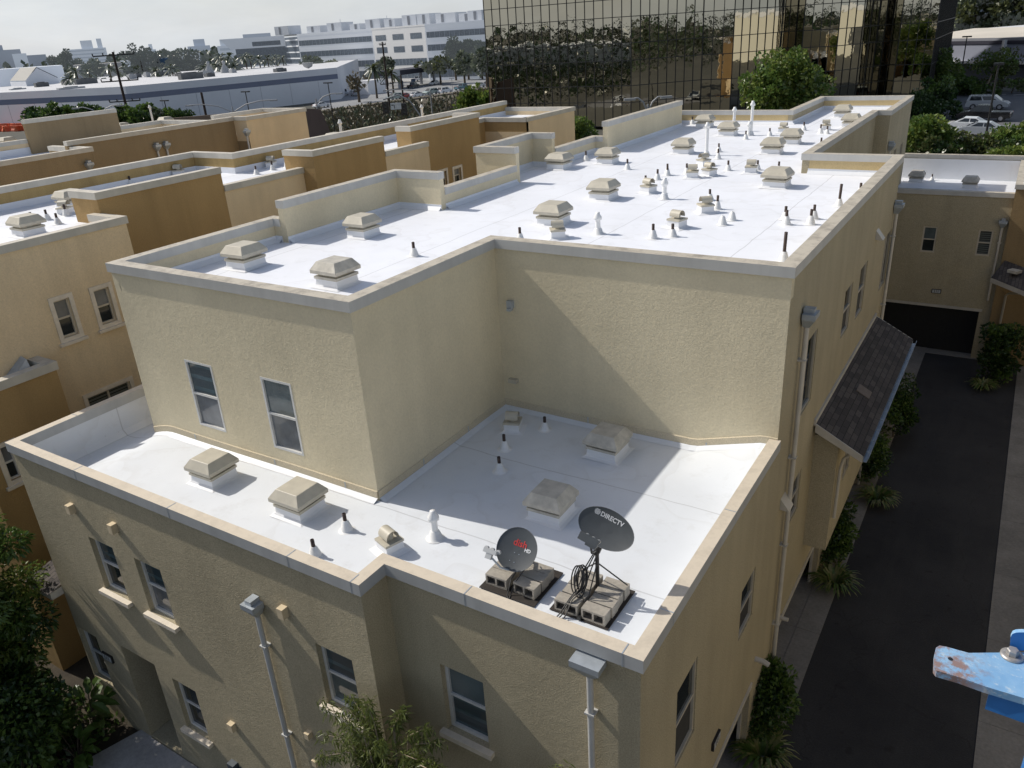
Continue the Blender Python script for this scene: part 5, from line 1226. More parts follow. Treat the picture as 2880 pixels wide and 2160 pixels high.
# embankment, railway, street
eA,eB=PZ(900,312,3.2),PZ(1400,243,3.2); ed=(eB-eA).normalized(); en=Vector((-ed.y,ed.x,0))
def strip(b,o0,z0,o1,z1,mi=0,u0=-40,u1=None):
    u1=u1 or (eB-eA).length+10; p=eA+ed*u0; q_=eA+ed*u1
    b.poly([tuple((p-en*o0).xy)+(z0,),tuple((q_-en*o0).xy)+(z0,),tuple((q_-en*o1).xy)+(z1,),tuple((p-en*o1).xy)+(z1,)],mi)
b=MB(); strip(b,26,0,4,2.9); strip(b,4,2.9,-5,2.9); strip(b,-5,2.9,-11,.0); tag(b.build('embankment',ground_mat('dry_embankment',(.10,.085,.06),(.16,.14,.10),.15,1.5)),kind='structure')
b=MB()
for o in (1.2,-.3): strip(b,o,3.05,o-.18,3.05); 
for o in (1.2,-.3): strip(b,o,2.91,o,3.05)
rt=tag(b.build('railway_track',plain('rusty_rail',(.055,.035,.028),.6)),'dark rail line running along the top of the dry embankment','railway')
b=MB(); g0=[PZ(*p,0) for p in ((900,330),(1420,262),(1420,205),(930,208))]; b.poly([(p.x,p.y,.02) for p in g0]); tag(b.build('street',ground_mat('pale_street_asphalt',(.24,.245,.255),(.31,.315,.32),.06,2)),kind='structure')  # even pale asphalt tone, lighter than worn_asphalt
b=MB(); g0=[PZ(*p,0) for p in ((935,229),(1180,219),(1180,210),(935,216))]; b.poly([(p.x,p.y,.05) for p in g0]); tag(b.build('dry_lawn',ground_mat('tan_mulch',(.36,.26,.16),(.44,.32,.2),.1,2)),kind='structure')
b=MB(); 
for pp in (((935,238),(1180,228),(1180,226),(935,236)),((1240,225),(1400,208),(1400,205),(1240,221)),((955,262),(1110,249),(1120,252),(960,266))):
    g0=[PZ(*p,0) for p in pp]; b.poly([(p.x,p.y,.07) for p in g0])
tag(b.build('pavement',M_conc_w),kind='structure')
random.seed(9); b=MB()
for _ in range(5200):
    u=random.uniform(-36,(eB-eA).length+6); o=random.uniform(4.5,25); z=(26-o)/22*2.9
    if random.random()<.35 and o<9: continue
    p=eA+ed*u-en*o; dens=math.sin(u*.21)+math.sin(u*.09+2)
    if dens<-.6 and random.random()<.6: continue
    s_=random.uniform(.5,1.2)*(1.3 if u>45 else .8)
    for k in range(5): leaf(b,Vector((p.x,p.y,z+random.uniform(0,.8))),rv()+Vector((0,0,.9)),s_,.16,random.randrange(3) if u<60 else random.choice((0,1,2,3)))
tag(b.build('dry_brush',[L_dry,L_dry,L_gray,L_olive]),kind='stuff')
for x,y,lab,sd in ((1312,285,'bright green bush left of the pair at the top of the embankment',91),(1345,282,'bright green bush right of the pair at the top of the embankment',92)):
    v=AD(x,y,128); tree('shrub',lab,(v.x,v.y,max(0,v.z-2)),2,(2.2,2,1.5),1.8,[L_yel,L_mid],16,60,.8,.25,.8,None,'shrub',None,.06,(0,0),.2,.6,.1,False,sd)
# cars on the street beyond the rails
for i,(x,y,kind,mt,lab,da) in enumerate(((1110,281,'suv',P_grn,'pale green car leftmost in the line beyond the rails',0),(1140,277,'sedan',P_red,'red car in the line beyond the rails',0),(1173,274,'sedan',P_white,'white sedan between the red car and the green hatchback beyond the rails',0),(1211,267,'suv',P_grn,'pale green hatchback behind the street lamp pole beyond the rails',0),(1252,263,'suv',P_white,'white van-like car right of the street lamp pole',0),(1301,253,'pickup',P_teal,'teal pickup truck on the street right of the lamp pole',0),(1346,246,'sedan',P_white,'white sedan on the street ahead of the teal pickup',0),(1378,240,'sedan',P_blk,'dark car at the edge of the mirrored tower on the street',0),(1163,248,'pickup',P_blk,'black pickup under the petrol station canopy',20),(1222,239,'sedan',P_white,'white car beside the black pickup at the canopy',15),(1175,229,'pickup',P_white,'white pickup behind the canopy pumps',20),(963,247,'sedan',P_blu,'blue car parked at the warehouse corner',10),(968,268,'pickup',P_sil,'silver truck by the warehouse corner nearest the wall',60),(999,270,'suv',P_sil,'beige grey off-road car in front of the white enclosure',60),(905,303,'sedan',P_white,'white car half hidden at the foot of the warehouse wall',0),(1395,205,'suv',P_white,'white car far off by the trees next to the tower',0))):
    v=PZ(x,y,0); an=math.atan2(ed.y,ed.x)+R(da)+(PI if i%3==0 else 0); vehicle('pickup_truck' if kind=='pickup' else 'car',lab,kind,mt,(v.x,v.y,.04),an)
# petrol station canopy, kiosk enclosure
cp=thing('petrol_station_canopy','flat dark petrol station canopy with a white sign end on pale columns','canopy',tuple(PZ(1190,238,0)))
q1,q2=PZ(1120,252,0),PZ(1250,232,0); F=Face((q1.x,q1.y),(q2.x,q2.y)); dd=math.hypot(q1.x,q1.y); zc=AD(1185,208,dd).z; zt=AD(1185,194,dd).z
b=MB(); F.box(b,0,F.L,zc,zt,-9,0); b.build('roof',plain('dark_canopy',(.035,.035,.05),.6),cp)
b=MB(); F.box(b,F.L-8,F.L+2,zc-.1,zt+.4,.01,.3); F.box(b,-2,1.5,zc-.1,zt+.2,.01,.3); sg=b.build('fascia_sign',plain('canopy_white',(.52,.53,.54),.6),cp)
text_obj('lettering','EXPRESS',1.35,face_matrix(F,F.L-3,(zc+zt)/2+.1,.32),plain('sign_grey',(.14,.15,.18)),sg)
for u in (3,F.L-4):
    for w in (-1.5,-7): b=MB(); F.box(b,u-.35,u+.35,0,zc,w-.35,w+.35); b.build('column',plain('canopy_column',(.34,.35,.38),.6),cp)
for u in (8,F.L*.55):
    b=MB(); F.box(b,u-.6,u+.6,0,2.2,-5,-4); b.build('fuel_pump',plain('pump_blue',(.10,.16,.28),.5),cp)
v=PZ(1050,263,0); b=MB(); b.box((v.x,v.y,2),(7,4,4),math.atan2(ed.y,ed.x)); tag(b.build('enclosure',M_whl),'white walled enclosure by the two palms near the warehouse','enclosure')
# four storey office block with strip windows
of=thing('office_building','long white four storey office block with dark strip windows and rooftop plant','office building',tuple(PZ(1000,214,0)))
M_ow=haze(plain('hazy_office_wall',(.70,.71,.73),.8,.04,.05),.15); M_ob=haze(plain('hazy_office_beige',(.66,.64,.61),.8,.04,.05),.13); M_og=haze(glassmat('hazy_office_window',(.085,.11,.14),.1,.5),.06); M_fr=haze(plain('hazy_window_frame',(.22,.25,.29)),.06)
ZT=19.2
oP=[AD(x,y,d) for x,y,d in ((632,120,395),(800,108,390),(836,105,368),(1046,92,340),(1195,80,316),(1372,68,302))]
b=MB(); gbm=MB(); fm_=MB()
def floors(F,u0,u1,kind):
    zs=[(1.0,4.0),(5.6,7.9),(10.2,12.3),(14.6,16.6)]
    mi=1 if kind=='beige' else 0
    F.quad(b,u0,u1,-.1,ZT,0,mi)
    for k,(z0,z1) in enumerate(zs):
        if kind=='beige' and k>=2:
            n=3
            for j in range(n): F.quad(gbm,u0+(u1-u0)*(j+.18)/n,u0+(u1-u0)*(j+.8)/n,z0,z1,.06)
        else:
            F.quad(gbm,u0+.5,u1-.5,z0,z1,.06); m_=u0+2
            while m_<u1-1: F.box(gbm,m_-.07,m_+.07,z0,z1,.065,.1,1); m_+=2.1
    F.quad(b,u0,u1,ZT-.5,ZT,.1,mi)
for i,kind in ((2,'white'),(3,'beige'),(4,'white')):
    F=Face(tuple(oP[i].xy),tuple(oP[i+1].xy)); floors(F,0,F.L,kind)
F=Face(tuple(oP[1].xy),tuple(oP[2].xy)); F.quad(gbm,0,F.L,-.1,ZT-1,0)
for k in range(8): F.quad(b,0,F.L,k*2.4,k*2.4+.5,.08,0)
F=Face(tuple(oP[0].xy),tuple(oP[1].xy)); F.quad(gbm,F.L*.0+4,F.L,-.1,ZT-4,0); b.poly([F.P(-2,ZT,.1),F.P(2,ZT-4.3,.1),F.P(F.L,ZT-4.3,.1),F.P(F.L,ZT,.1)],0); b.poly([F.P(F.L*.35,8,.12),F.P(F.L*.45,5,.12),F.P(F.L,5,.12),F.P(F.L,8,.12)],0); F.quad(gbm,F.L*.45,F.L-2,ZT-3.6,ZT-1.8,.15)
b.poly([tuple(p.xy)+(ZT,) for p in oP]+[tuple((oP[-1]+Vector((-30,50,0))).xy)+(ZT,),tuple((oP[0]+Vector((-30,50,0))).xy)+(ZT,)],0)
b.build('wall',[M_ow,M_ob],of); gbm.build('window_strip',[M_og,M_fr],of)
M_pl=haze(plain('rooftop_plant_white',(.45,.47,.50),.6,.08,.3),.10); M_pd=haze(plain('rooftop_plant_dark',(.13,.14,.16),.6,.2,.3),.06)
for x,y,w,h_ in ((811,94,11,3.4),(900,88,10,2.6),(958,84,10.5,3.2),(1016,85,7,2.2),(1066,76,10,3.4),(1113,73,7,3.0),(1168,66,9,3.8),(1208,63,8,3.8),(1270,62,12,3.4),(1322,60,6,2.8),(1352,58,8,3.4)):
    v=AD(x,y,380-(x-800)*.12); b=MB(); rz=math.atan2((oP[5]-oP[2]).y,(oP[5]-oP[2]).x)
    w*=.78; b.box((v.x,v.y,ZT+h_/2),(w,7,h_),rz); A=Matrix.Rotation(rz,3,'Z')
    n=int(w/2.2)
    for k in range(n):
        if k%3==1: b.box(Vector((v.x,v.y,ZT+h_*.5))+A@Vector((-w/2+2.2*k+1.1,-3.55,0)),(1.2,.1,h_*.8),rz,1)
    b.build('rooftop_plant',[M_pl,M_pd],of)
for x,y0,y1 in ((956,54,86),(1087,44,78)):
    D=370; p=AD(x,y0,D); b=MB(); b.tube([(p.x,p.y,ZT),(p.x,p.y,p.z)],.12,5); b.build('antenna',M_pl,of)
# ------------------------------------------------------------------ poles, signals, palms, orange barriers
def upole(label,xt,yt,xb,yb,D,arms=()):
    tpt=AD(xt,yt,D); 
    z0=0
    t=thing('utility_pole',label,'utility pole',(tpt.x,tpt.y,z0)); b=MB(); b.tube([(tpt.x,tpt.y,z0),(tpt.x,tpt.y,tpt.z)],.22,8,0,.15); b.build('pole',plain('creosoted_wood',(.05,.035,.028),.9),t)
    for dz,w in arms:
        b=MB(); rt_=Vector((CR.x,CR.y,0)).normalized(); M3=Matrix((rt_,Vector((-rt_.y,rt_.x,0)),Vector((0,0,1)))).transposed()
        b.box((tpt.x,tpt.y,tpt.z-dz),(w,.14,.16),0,0,M3)
        for k in range(5): 
            if k!=2: b.box(Vector((tpt.x,tpt.y,tpt.z-dz+.2))+M3@Vector((-w/2+w*k/4,0,0)),(.12,.12,.3),0,0,M3)
        b.build('cross_arm',M_black,t)
    return t
upole('dark wooden utility pole with three cross arms rising in front of the warehouse',317,146,363,315,125,((.4,5.6),(3.6,5.0),(6.2,4.2)))
upole('thin dark utility pole standing before the office block by the rails',1075,118,1083,285,165,((.5,1.2),(7.5,2.6)))
upole('short dark pole at the right hand end of the warehouse wall',566,260,578,314,120)
upole('dark pole between the palms and the petrol station canopy',1127,210,1129,275,170)
def lamp(label,xb,yb,D,h,arms,mat,curve=2.2,z0=0,group=None):
    v=AD(xb,yb,D); t=thing('street_lamp',label,'street lamp',(v.x,v.y,z0),0,group); b=MB(); top=z0+h
    b.tube([(v.x,v.y,z0),(v.x,v.y,top)],.12,8,0,.08); b.build('pole',mat,t); rt_=Vector((CR.x,CR.y,0)).normalized()
    for s in arms:
        b=MB(); P0=Vector((v.x,v.y,top-.6)); b.tube([P0,P0+rt_*s*curve*.35+Vector((0,0,.75)),P0+rt_*s*curve*.75+Vector((0,0,1.05)),P0+rt_*s*curve+Vector((0,0,1.05))],.06,6); b.build('arm',mat,t)
        b=MB(); e=P0+rt_*s*(curve+.35)+Vector((0,0,1.0)); M3=Matrix((rt_,Vector((-rt_.y,rt_.x,0)),Vector((0,0,1)))).transposed(); b.box(e,(.8,.3,.15),0,0,M3); b.build('lamp_head',mat,t)
    return t
M_gp=plain('grey_lamp_steel',(.33,.34,.35),.5)
def hgt(x,y,D): return AD(x,y,D).z
lamp('grey street lamp curving right in front of the embankment',901,360,105,hgt(893,277,105),(1,),M_gp,2.6)
lamp('tall grey street lamp with traffic arm at the embankment',1215,308,112,hgt(1213,256,112),(-1,),M_gp,5.5)
lamp('grey twin arm lamp in front of the white warehouse wall',282,325,105,hgt(280,311,105),(1,-1),M_gp,2.2)
lamp('grey street lamp arching over the far brown parapet',655,312,100,hgt(655,300,100),(1,-1),M_gp,4.5)
lamp('twin headed street lamp between the tower and the tall parapet',1822,310,60,hgt(1820,293,60)-5,(1,-1),M_gp,.95,5)
for x,y,yb,lab in ((462,283,310,'dark parking lamp before the warehouse wall at centre left'),(690,258,305,'dark parking lamp near the middle of the warehouse wall'),(922,233,300,'dark parking lamp at the warehouse end')):
    v=AD(x,y,125); post(lab,(v.x,v.y,0),v.z,2)
for x,y,lab in ((1270,220,'thin street sign pole left of the far trees on the street'),(1374,178,'grey lamp pole just left of the tower by the street')): v=AD(x,y,190); post(lab,(v.x,v.y,0),v.z,1,.07,M_gp)
# traffic signals on a mast arm
pr_=AD(1172,310,100); ts=thing('traffic_signal','traffic signal mast with two black signal heads and two small signs','traffic signal',(pr_.x,pr_.y,0))
a0,a1=AD(1180,315,100),AD(1078,288,100); b=MB(); b.tube([(a0.x,a0.y,0),(a0.x,a0.y,a0.z-.3),tuple(a0.lerp(a1,.25)+Vector((0,0,1.0))),tuple(a0.lerp(a1,.55)+Vector((0,0,1.35))),(a1.x,a1.y,a1.z+.3)],.09,6); b.build('mast',M_gp,ts)
rt_=Vector((CR.x,CR.y,0)).normalized(); M3=Matrix((rt_,Vector((-rt_.y,rt_.x,0)),Vector((0,0,1)))).transposed()
for x,y in ((1085,303),(1136,307)):
    p=AD(x,y,100); b=MB(); b.box(p,(.75,.3,1.35),0,0,M3); hd=b.build('signal_head',M_black,ts)
    for k in (-1,0,1):
        b=MB(); b.lathe((0,0,0),[(.14,0),(.0,.03)],10); q_=p+M3@Vector((0,-.16,.4*k)); b.v=[tuple(q_+M3@Vector((x_,-z_,y_))) for x_,y_,z_ in b.v]; b.build('lens',plain('dark_lens',(.03,.03,.03),.2),hd)
for x,y,s in ((1106,299,'turn'),(1121,298,'')):
    p=AD(x,y,99.8); b=MB(); b.box(p,(.62,.04,.75),0,0,M3); sg=b.build('sign',plain('sign_white',(.62,.64,.64),.5),ts)
    if s:
        b=MB(); q_=lambda x_,z_: p+M3@Vector((x_,-.028,z_))
        b.poly([q_(.08,-.25),q_(.16,-.25),q_(.16,.18),q_(.08,.12)]); b.poly([q_(-.08,.10),q_(.16,.10),q_(.16,.18),q_(-.08,.18)]); b.poly([q_(-.24,.14),q_(-.08,.03),q_(-.08,.25)]); b.build('arrow',M_black,sg)
# palms
def palm(label,x,y,D,yb,n=26,L=2.6,group=None,mat=None,seed=1):
    random.seed(seed); v=AD(x,y,D); t=thing('palm_tree',label,'palm tree',(v.x,v.y,0),0,group); b=MB(); b.tube([(v.x,v.y,0),(v.x+.1,v.y,v.z*.5),(v.x,v.y,v.z)],.32,7,0,.2); b.build('trunk',M_palmtr,t)
    b=MB()
    for k in range(n):
        a=random.uniform(0,2*PI); el=random.uniform(-.5,1.2); d=Vector((math.cos(a)*math.cos(el),math.sin(a)*math.cos(el),math.sin(el)))
        s_=d.cross(Vector((0,0,1))).normalized(); pts=[v+d*L*t_-Vector((0,0,L*.55*t_*t_)) for t_ in (0,.35,.7,1)]; ws=(.12,.42,.36,.05)
        for i in range(3):
            b.poly([pts[i],pts[i]+s_*ws[i]-Vector((0,0,ws[i]*.5)),pts[i+1]+s_*ws[i+1]-Vector((0,0,ws[i+1]*.5)),pts[i+1]],k%2); b.poly([pts[i],pts[i+1],pts[i+1]-s_*ws[i+1]-Vector((0,0,ws[i+1]*.5)),pts[i]-s_*ws[i]-Vector((0,0,ws[i]*.5))],k%2)
    b.build('crown',mat or [L_far,L_gray],t)
palm('palm tree left of the thin utility pole by the white enclosure',1050,190,240,265,30,4.0,None,[L_olive,L_gray],1); palm('palm tree right of the thin utility pole',1100,204,240,262,28,3.6,None,[L_olive,L_gray],2); palm('smaller palm behind the one right of the utility pole',1085,190,300,255,22,3.0,None,[L_olive,L_gray],3)
GP='hazy palms beyond the warehouse'
for i,(x,y,lab) in enumerate(((195,222,'squat palm right of the gabled building'),(305,192,'palm just left of the cross arm pole'),(330,196,'palm behind the cross arm pole'),(213,200,'thin palm right of the gabled building, behind the squat one'),(482,192,'palm above the centre of the warehouse roof'),(440,200,'palm left of the rooftop ventilators'),(572,190,'palm left of the first rooftop ventilator'),(612,186,'palm between the two rooftop ventilators'),(662,186,'palm right of the rooftop ventilators'),(620,160,'tall palm at the left end of the office block'),(645,158,'second palm at the left end of the office block'),(688,158,'third palm before the slanted glass of the office'),(702,162,'fourth palm before the slanted glass of the office'),(728,166,'palm at the left of the row before the office strip windows'),(752,164,'palm in the middle of the row before the office strip windows'),(775,162,'palm near the right of the row before the office strip windows'),(794,162,'palm at the right end of the row before the office strip windows'),(250,205,'palm with dark crown left of the cross arm pole'))):
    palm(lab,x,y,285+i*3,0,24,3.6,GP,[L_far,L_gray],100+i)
# rounded trees in the distance
GT='hazy trees in the distance'
for i,(x,y,D,rx,rz,lv,lab) in enumerate(((125,318,112,4.4,2.6,[L_mid,L_dark],'dark pine-like bush at left in front of the white warehouse'),(190,320,113,3.0,2.0,[L_mid,L_dark],'smaller dark bush touching the pine-like one at left'),(255,312,116,3.4,2.2,[L_mid,L_dark],'dark bush at the middle of the warehouse front wall'),(355,318,114,3.2,2.6,[L_mid,L_dark],'dense bush at the foot of the cross arm pole'),(418,315,116,2.6,2.6,[L_gray,L_mid],'greyish bush right of the cross arm pole'),(485,320,116,3.2,1.3,[L_mid,L_dark],'low bush under the parking lamp at the warehouse'))):
    v=AD(x,y,D); tree('shrub',lab,(v.x,v.y,0),3,(rx*.85,rx*.6,rz*.5),v.z-.4,lv,34,90,.4,.13,.5,None,'shrub',None,.12,(0,0),.3,.3,.1,False,200+i)
for i,(x,y,D,rx,rz,lv,lab) in enumerate(((393,163,420,10,8,[L_far],'large hazy tree behind the cross arm pole at right'),(425,165,430,7,8,[L_far],'dark hazy tree right of the large one behind the pole'),(490,178,420,8,6,[L_far],'hazy round tree above the warehouse roof centre'),(540,172,430,9,6,[L_far],'hazy tree left of the office end'),(265,197,380,6,5,[L_far],'hazy tree just left of the cross arm pole'),(185,168,470,12,7,[L_far],'broad hazy tree behind the gabled building'),(883,182,330,6,5,[L_far,L_farlit],'small round tree in front of the office strip windows'),(920,188,335,7,2.5,[L_farlit],'low yellow bush in front of the office strip windows'),(1276,140,305,3.6,7,[L_far],'tall dark cypress left of the pair by the office right end'),(1312,138,305,4.4,6,[L_far],'tall dark cypress right of the pair by the office right end'),(1352,150,300,4.4,6,[L_far],'dark tree next to the tower edge'),(1303,180,270,4.5,4.5,[L_farlit,L_gray],'light green round tree on the street by the sign'),(1365,170,255,4.2,4.5,[L_farlit,L_gray],'light green round tree against the tower edge'),(1235,183,285,8,3,[L_farlit,L_olive],'flat topped yellow green tree behind the canopy sign'),(1080,182,320,4,3,[L_gray,L_farlit],'round tree behind the palm pair'),(1003,228,230,4,4,[L_dry],'bare brownish tree by the warehouse corner'))):
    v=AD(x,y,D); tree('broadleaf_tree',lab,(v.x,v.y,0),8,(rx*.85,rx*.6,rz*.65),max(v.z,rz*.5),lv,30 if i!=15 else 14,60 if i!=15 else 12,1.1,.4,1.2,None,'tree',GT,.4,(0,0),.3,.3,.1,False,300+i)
# orange barriers in the yard at far left
GO='orange plastic barriers stacked in the yard'
M_or=plain('orange_plastic',(.62,.12,.04),.5,.12,1); bm=MB(); prof=[(-.45,0),(-.42,.18),(-.18,.5),(-.14,.95),(.14,.95),(.18,.5),(.42,.18),(.45,0)]
bm.loft([[Vector((x,y,z)) for y,z in prof] for x in (-.9,-.86,.86,.9)],0,False); ORM=mesh_of(bm,'water_barrier',M_or)
random.seed(4)
for r_,(yy,n) in enumerate(((352,16),(357,16),(363,15),(369,15))):
    for k in range(n):
        v=PZ(-6+k*(122/n)+random.uniform(-3,3),yy+random.uniform(-1.5,1.5)-k*.3,0)
        o=bpy.data.objects.new('water_barrier',ORM); COL.objects.link(o); WM[o.name]=Matrix.Identity(4)
        o.location=(v.x,v.y,0); o.scale=(1.15,1.15,1.3); o.rotation_euler=(0,0,random.uniform(0,3)); tag(o,'bright orange plastic water barrier standing in the yard beyond the brown parapets','barrier',GO)
# brown block wall by the street
p0,p1=AD(460,330,92),AD(1060,300,92); F=Face(tuple(p0.xy),tuple(p1.xy)); 
b=MB(); F.box(b,0,F.L*.62,0,AD(640,318,92).z,-.25,0); tag(b.build('block_wall',plain('brown_block_wall',(.17,.13,.10),.9,.12,.8)),'long low brown block wall running beyond the furthest parapets','wall')
b=MB(); w0,w1=AD(862,330,88),AD(935,345,92); F=Face(tuple(w0.xy),tuple(w1.xy)); zt=AD(870,300,90).z; b.raw([F.P(0,0,0),F.P(F.L,0,0),F.P(F.L,zt*.55,0),F.P(F.L*.6,zt*.96,0),F.P(0,zt,0)],[(0,1,2,3,4)]); b.raw([F.P(0,0,-.4),F.P(F.L,0,-.4),F.P(F.L,zt*.55,-.4),F.P(F.L*.6,zt*.96,-.4),F.P(0,zt,-.4)],[(4,3,2,1,0)]); tag(b.build('bridge_wall',plain('mauve_concrete',(.17,.125,.11),.9,.1,.6)),'dark reddish concrete bridge wall with a sloping top at the embankment','wall')
# ------------------------------------------------------------------ skyline
def far_block(label,x0,x1,ytop,D,depth,mt,zb=0,extra=(),rows=0,gm=None):
    p0,p1=AD(x0,ytop,D),AD(x1,ytop-(x1-x0)*.066,D); zt=p0.z; t=thing('distant_building',label,'building',(p0.x,p0.y,0)); F=Face(tuple(p0.xy),tuple(p1.xy)); b=MB()
    F.box(b,0,F.L,0,zt,-depth,0)
    for u0,u1,h_ in extra: F.box(b,F.L*u0,F.L*u1,zt,zt+h_,-depth*.7,-2)
    b.build('wall',mt,t)
    if rows:
        b=MB()
        for k in range(rows): z1=zt-(k+.35)*zt/rows*.9; F.quad(b,2,F.L-2,z1-zt/rows*.35,z1,.2)
        b.build('window_strip',gm or M_hw,t)
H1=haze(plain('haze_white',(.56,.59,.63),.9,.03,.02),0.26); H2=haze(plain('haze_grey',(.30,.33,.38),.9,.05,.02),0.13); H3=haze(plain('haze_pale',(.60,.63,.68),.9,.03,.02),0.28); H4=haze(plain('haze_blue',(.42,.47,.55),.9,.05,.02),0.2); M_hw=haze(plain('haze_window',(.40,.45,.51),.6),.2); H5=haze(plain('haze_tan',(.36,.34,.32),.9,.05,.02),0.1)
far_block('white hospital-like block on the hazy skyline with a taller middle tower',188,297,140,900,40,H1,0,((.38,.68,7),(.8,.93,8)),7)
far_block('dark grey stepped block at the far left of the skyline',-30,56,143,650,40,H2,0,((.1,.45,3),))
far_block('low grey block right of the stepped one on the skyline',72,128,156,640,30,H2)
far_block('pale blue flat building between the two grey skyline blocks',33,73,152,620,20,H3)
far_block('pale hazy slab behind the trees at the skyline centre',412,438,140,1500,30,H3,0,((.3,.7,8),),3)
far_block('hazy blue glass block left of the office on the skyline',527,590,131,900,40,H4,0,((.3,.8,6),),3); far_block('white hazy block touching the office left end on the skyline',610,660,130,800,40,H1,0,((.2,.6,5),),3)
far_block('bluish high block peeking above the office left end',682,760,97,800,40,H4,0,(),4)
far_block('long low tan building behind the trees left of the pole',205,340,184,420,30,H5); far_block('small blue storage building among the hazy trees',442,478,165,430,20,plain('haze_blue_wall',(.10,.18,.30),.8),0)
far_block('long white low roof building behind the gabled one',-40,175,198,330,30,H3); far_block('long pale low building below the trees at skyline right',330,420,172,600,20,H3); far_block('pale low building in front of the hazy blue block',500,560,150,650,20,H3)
# far-off woods as one mass
random.seed(8); b=MB()
def woods(x0,x1,yb,D,h,n,s_):
    for _ in range(n):
        x=random.uniform(x0,x1); v=AD(x,yb-(x-x0)*.066,D*random.uniform(.94,1.06)); z=random.random()**.7*h*(.72+.2*math.sin(x*.13+D)+.12*math.sin(x*.5))
        leaf(b,Vector((v.x,v.y,z)),rv()+Vector((0,0,.3)),s_,s_*.45,random.randrange(3))
woods(-60,460,192,460,11,4500,3); woods(-60,420,181,640,13,3500,4); woods(300,700,168,480,11,3000,3); woods(300,680,152,900,14,2600,6); woods(-40,640,172,1500,15,2200,10); woods(200,520,200,340,8,2500,2.5)
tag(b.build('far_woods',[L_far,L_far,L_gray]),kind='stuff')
# ------------------------------------------------------------------ what the mirrored tower looks back at, behind and beside the camera
wb_=thing('warehouse','plain white commercial building across the street to the south, mirrored in the tower','building',(38,-60,0)); b=MB(); b.bx(10,75,-95,-55,0,11); b.build('wall',plain('white_commercial_wall',(.62,.62,.56),.8,.06,.1),wb_)
b=MB(); b.bx(10,75,-54.98,-54.9,10.0,11.02); b.bx(20,27,-70,-62,11,13); b.build('parapet_band',M_ow,wb_)
for i,(x,y,w,d,h,mt) in enumerate(((15,20,16,34,11.3,S_tan),(-60,-35,50,14,11.0,S_tan),(-2,-42,40,12,11.2,S_tan))):
    t=thing('townhouse',('tan townhouse across the alley, mirrored in the tower glass','long tan townhouse row to the southwest, mirrored in the tower glass','tan townhouse row behind the viewer, mirrored in the tower glass')[i],'building',(x,y,0)); b=MB(); bx_=(x-w/2,x+w/2,y-d/2,y+d/2)
    b.bx(*bx_,0,h); b.build('wall',mt,t); b=MB(); ribbon(b,[(bx_[0],bx_[2]),(bx_[1],bx_[2]),(bx_[1],bx_[3]),(bx_[0],bx_[3])],-.05,.35,h,h+.3,True); b.build('coping',M_cop_n,t)
wd_=thing('warehouse','cream walled store far to the east, mirrored in the tower','building',(110,110,0)); b=MB(); b.bx(95,150,60,150,0,16); b.build('wall',plain('cream_store_wall',(.72,.70,.60),.8,.05,.1),wd_)
b=MB(); b.bx(94.9,94.98,60.5,149.5,15,16.02); b.bx(94.9,94.98,70,74,5,9); b.build('parapet_band',M_ow,wd_)
we_=thing('warehouse','long white low building to the southwest, mirrored in the tower','building',(-160,-120,0)); b=MB(); b.box((-160,-130,4.5),(90,30,9),R(-30)); b.build('wall',plain('white_low_wall',(.6,.6,.6),.8,.05,.1),we_); b=MB(); b.box((-160,-130,9.3),(90.6,30.6,.5),R(-30)); b.build('roof_edge',M_ow,we_)
L_wood=leafmat('shadowy_wood_leaves',(.014,.020,.010),(.035,.042,.020),.1)
random.seed(77); b=MB()
for _ in range(42000):
    a=random.uniform(PI*.915,PI*2.05); d=random.choice((150,210,290,400))*random.uniform(.85,1.15); x,y=math.cos(a)*d,math.sin(a)*d
    z=random.random()*(6+5*abs(math.sin(a*13+d*.05)))*(.8+d/500); s_=.72*d/150
    leaf(b,Vector((x,y,z)),rv()+Vector((0,0,.3)),s_*1.4,s_*.6,random.randrange(3))
tag(b.build('tree_belt',[L_wood,L_wood,L_dark]),kind='stuff')

b=MB(); b.poly([(-58,-160,.0),(-74,-160,.0),(-92,140,.0),(-76,140,.0)][::-1]); b.poly([(-80,20,.006),(-78,34,.006),(-230,60,.006),(-230,44,.006)]); tag(b.build('cross_street',M_asph_far),kind='structure')
for x,y,rz,mt,kd,lab in ((-72,12,94,P_white,'suv','white car nearest the crossing on the street reflected in the tower'),(-75.5,20,94,P_blk,'sedan','black sedan waiting at the crossing reflected in the tower'),(-68,-8,-86,P_sil,'pickup','silver pickup truck at the crossing reflected in the tower'),(-71,-24,94,P_white,'sedan','white sedan further off on the street reflected in the tower')):
    vehicle('pickup_truck' if kd=='pickup' else 'car',lab,kd,mt,(x,y,.03),R(rz))
random.seed(78); b=MB()
for _ in range(34000):
    x,y=random.uniform(-170,-88),random.uniform(-170,18); q_=math.sin(x*.11)+math.sin(y*.13+1)+math.sin((x+y)*.05)
    if q_<.1: continue
    z=random.random()**.6*(1.4+2.2*max(0,q_)); leaf(b,Vector((x,y,min(z,6))),rv()+Vector((0,0,.3)),.62,.28,random.randrange(3))
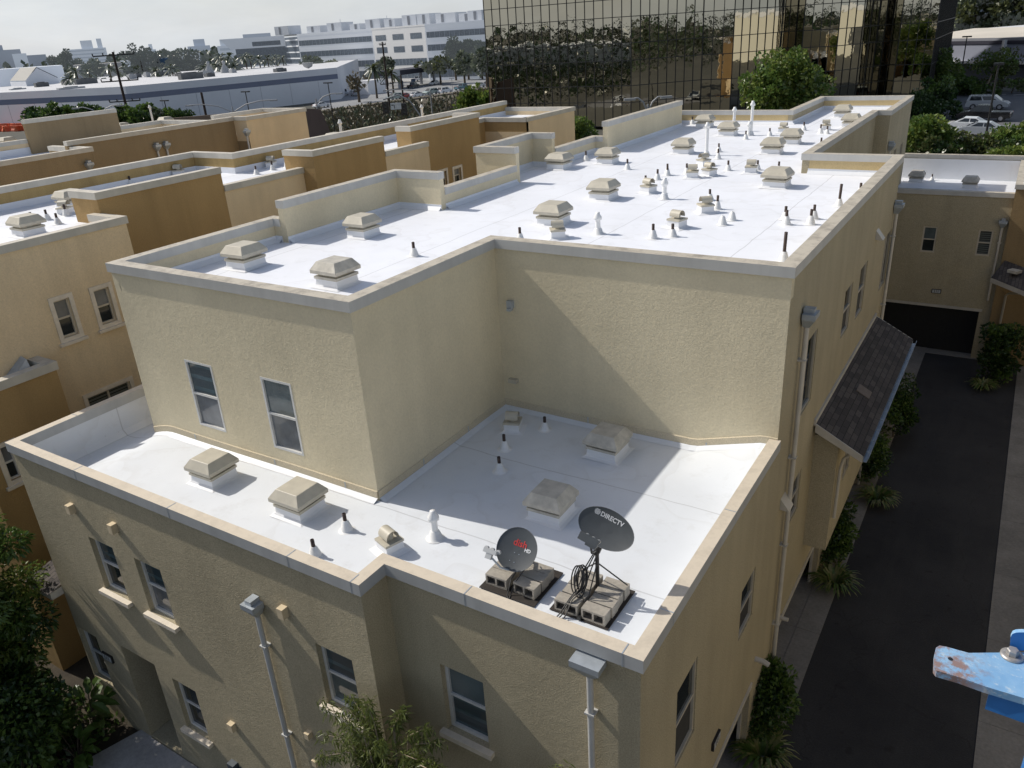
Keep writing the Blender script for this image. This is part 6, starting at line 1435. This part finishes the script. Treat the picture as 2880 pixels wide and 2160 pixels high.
tag(b.build('roadside_wood',[L_wood,L_wood,L_dark]),kind='stuff')
# ------------------------------------------------------------------ sky and sun
SUN_EL=R(42.5); tr=Vector((.733,.080,-.675)).normalized()
w=bpy.data.worlds.new("World"); scene.world=w; w.use_nodes=True; nt=w.node_tree
bg=nt.nodes['Background']; sky=nt.nodes.new('ShaderNodeTexSky'); sky.sky_type='NISHITA'; sky.sun_disc=False
sky.sun_elevation=SUN_EL; az=math.atan2(-tr.x,-tr.y); sky.sun_rotation=az
sky.air_density=1.0; sky.dust_density=2.2; sky.ozone_density=1.0; sky.altitude=10
# thin high overcast over part of the sky
tc=nt.nodes.new('ShaderNodeTexCoord'); f=noise(nt,tc.outputs['Generated'],2.2,6,.55,(1,1,3.2))
fac=ramp(nt,f,.30,.72,(.52,.52,.52,1),(.92,.92,.92,1))
sp=N(nt,'ShaderNodeSeparateXYZ'); nt.links.new(tc.outputs['Generated'],sp.inputs[0])
low=ramp(nt,sp.outputs[2],.0,.55,(1,1,1,1),(.04,.04,.04,1))
mm=N(nt,'ShaderNodeMath',operation='MULTIPLY'); nt.links.new(fac,mm.inputs[0]); nt.links.new(low,mm.inputs[1])
f2=noise(nt,tc.outputs['Generated'],5,5,.6,(1,1,4)); cloudc=mix(nt,ramp(nt,f2,.3,.7),(7.0,7.7,8.6),(8.6,9.1,9.6))
nt.links.new(mix(nt,mm.outputs[0],sky.outputs[0],cloudc),bg.inputs['Color']); bg.inputs['Strength'].default_value=.1
sl=bpy.data.lights.new('sun','SUN'); sl.energy=3.7; sl.angle=R(.53); sl.color=(1,.945,.85); so=bpy.data.objects.new('sun',sl); COL.objects.link(so); so.rotation_euler=tr.to_track_quat('-Z','Y').to_euler(); so.location=(-20,0,40)
scene.view_settings.view_transform='Standard'; scene.view_settings.look='None'; scene.view_settings.exposure=0; scene.view_settings.gamma=1
scene.render.engine='CYCLES'; scene.cycles.max_bounces=6; scene.cycles.diffuse_bounces=4; scene.cycles.glossy_bounces=3; scene.cycles.caustics_reflective=False; scene.cycles.caustics_refractive=False
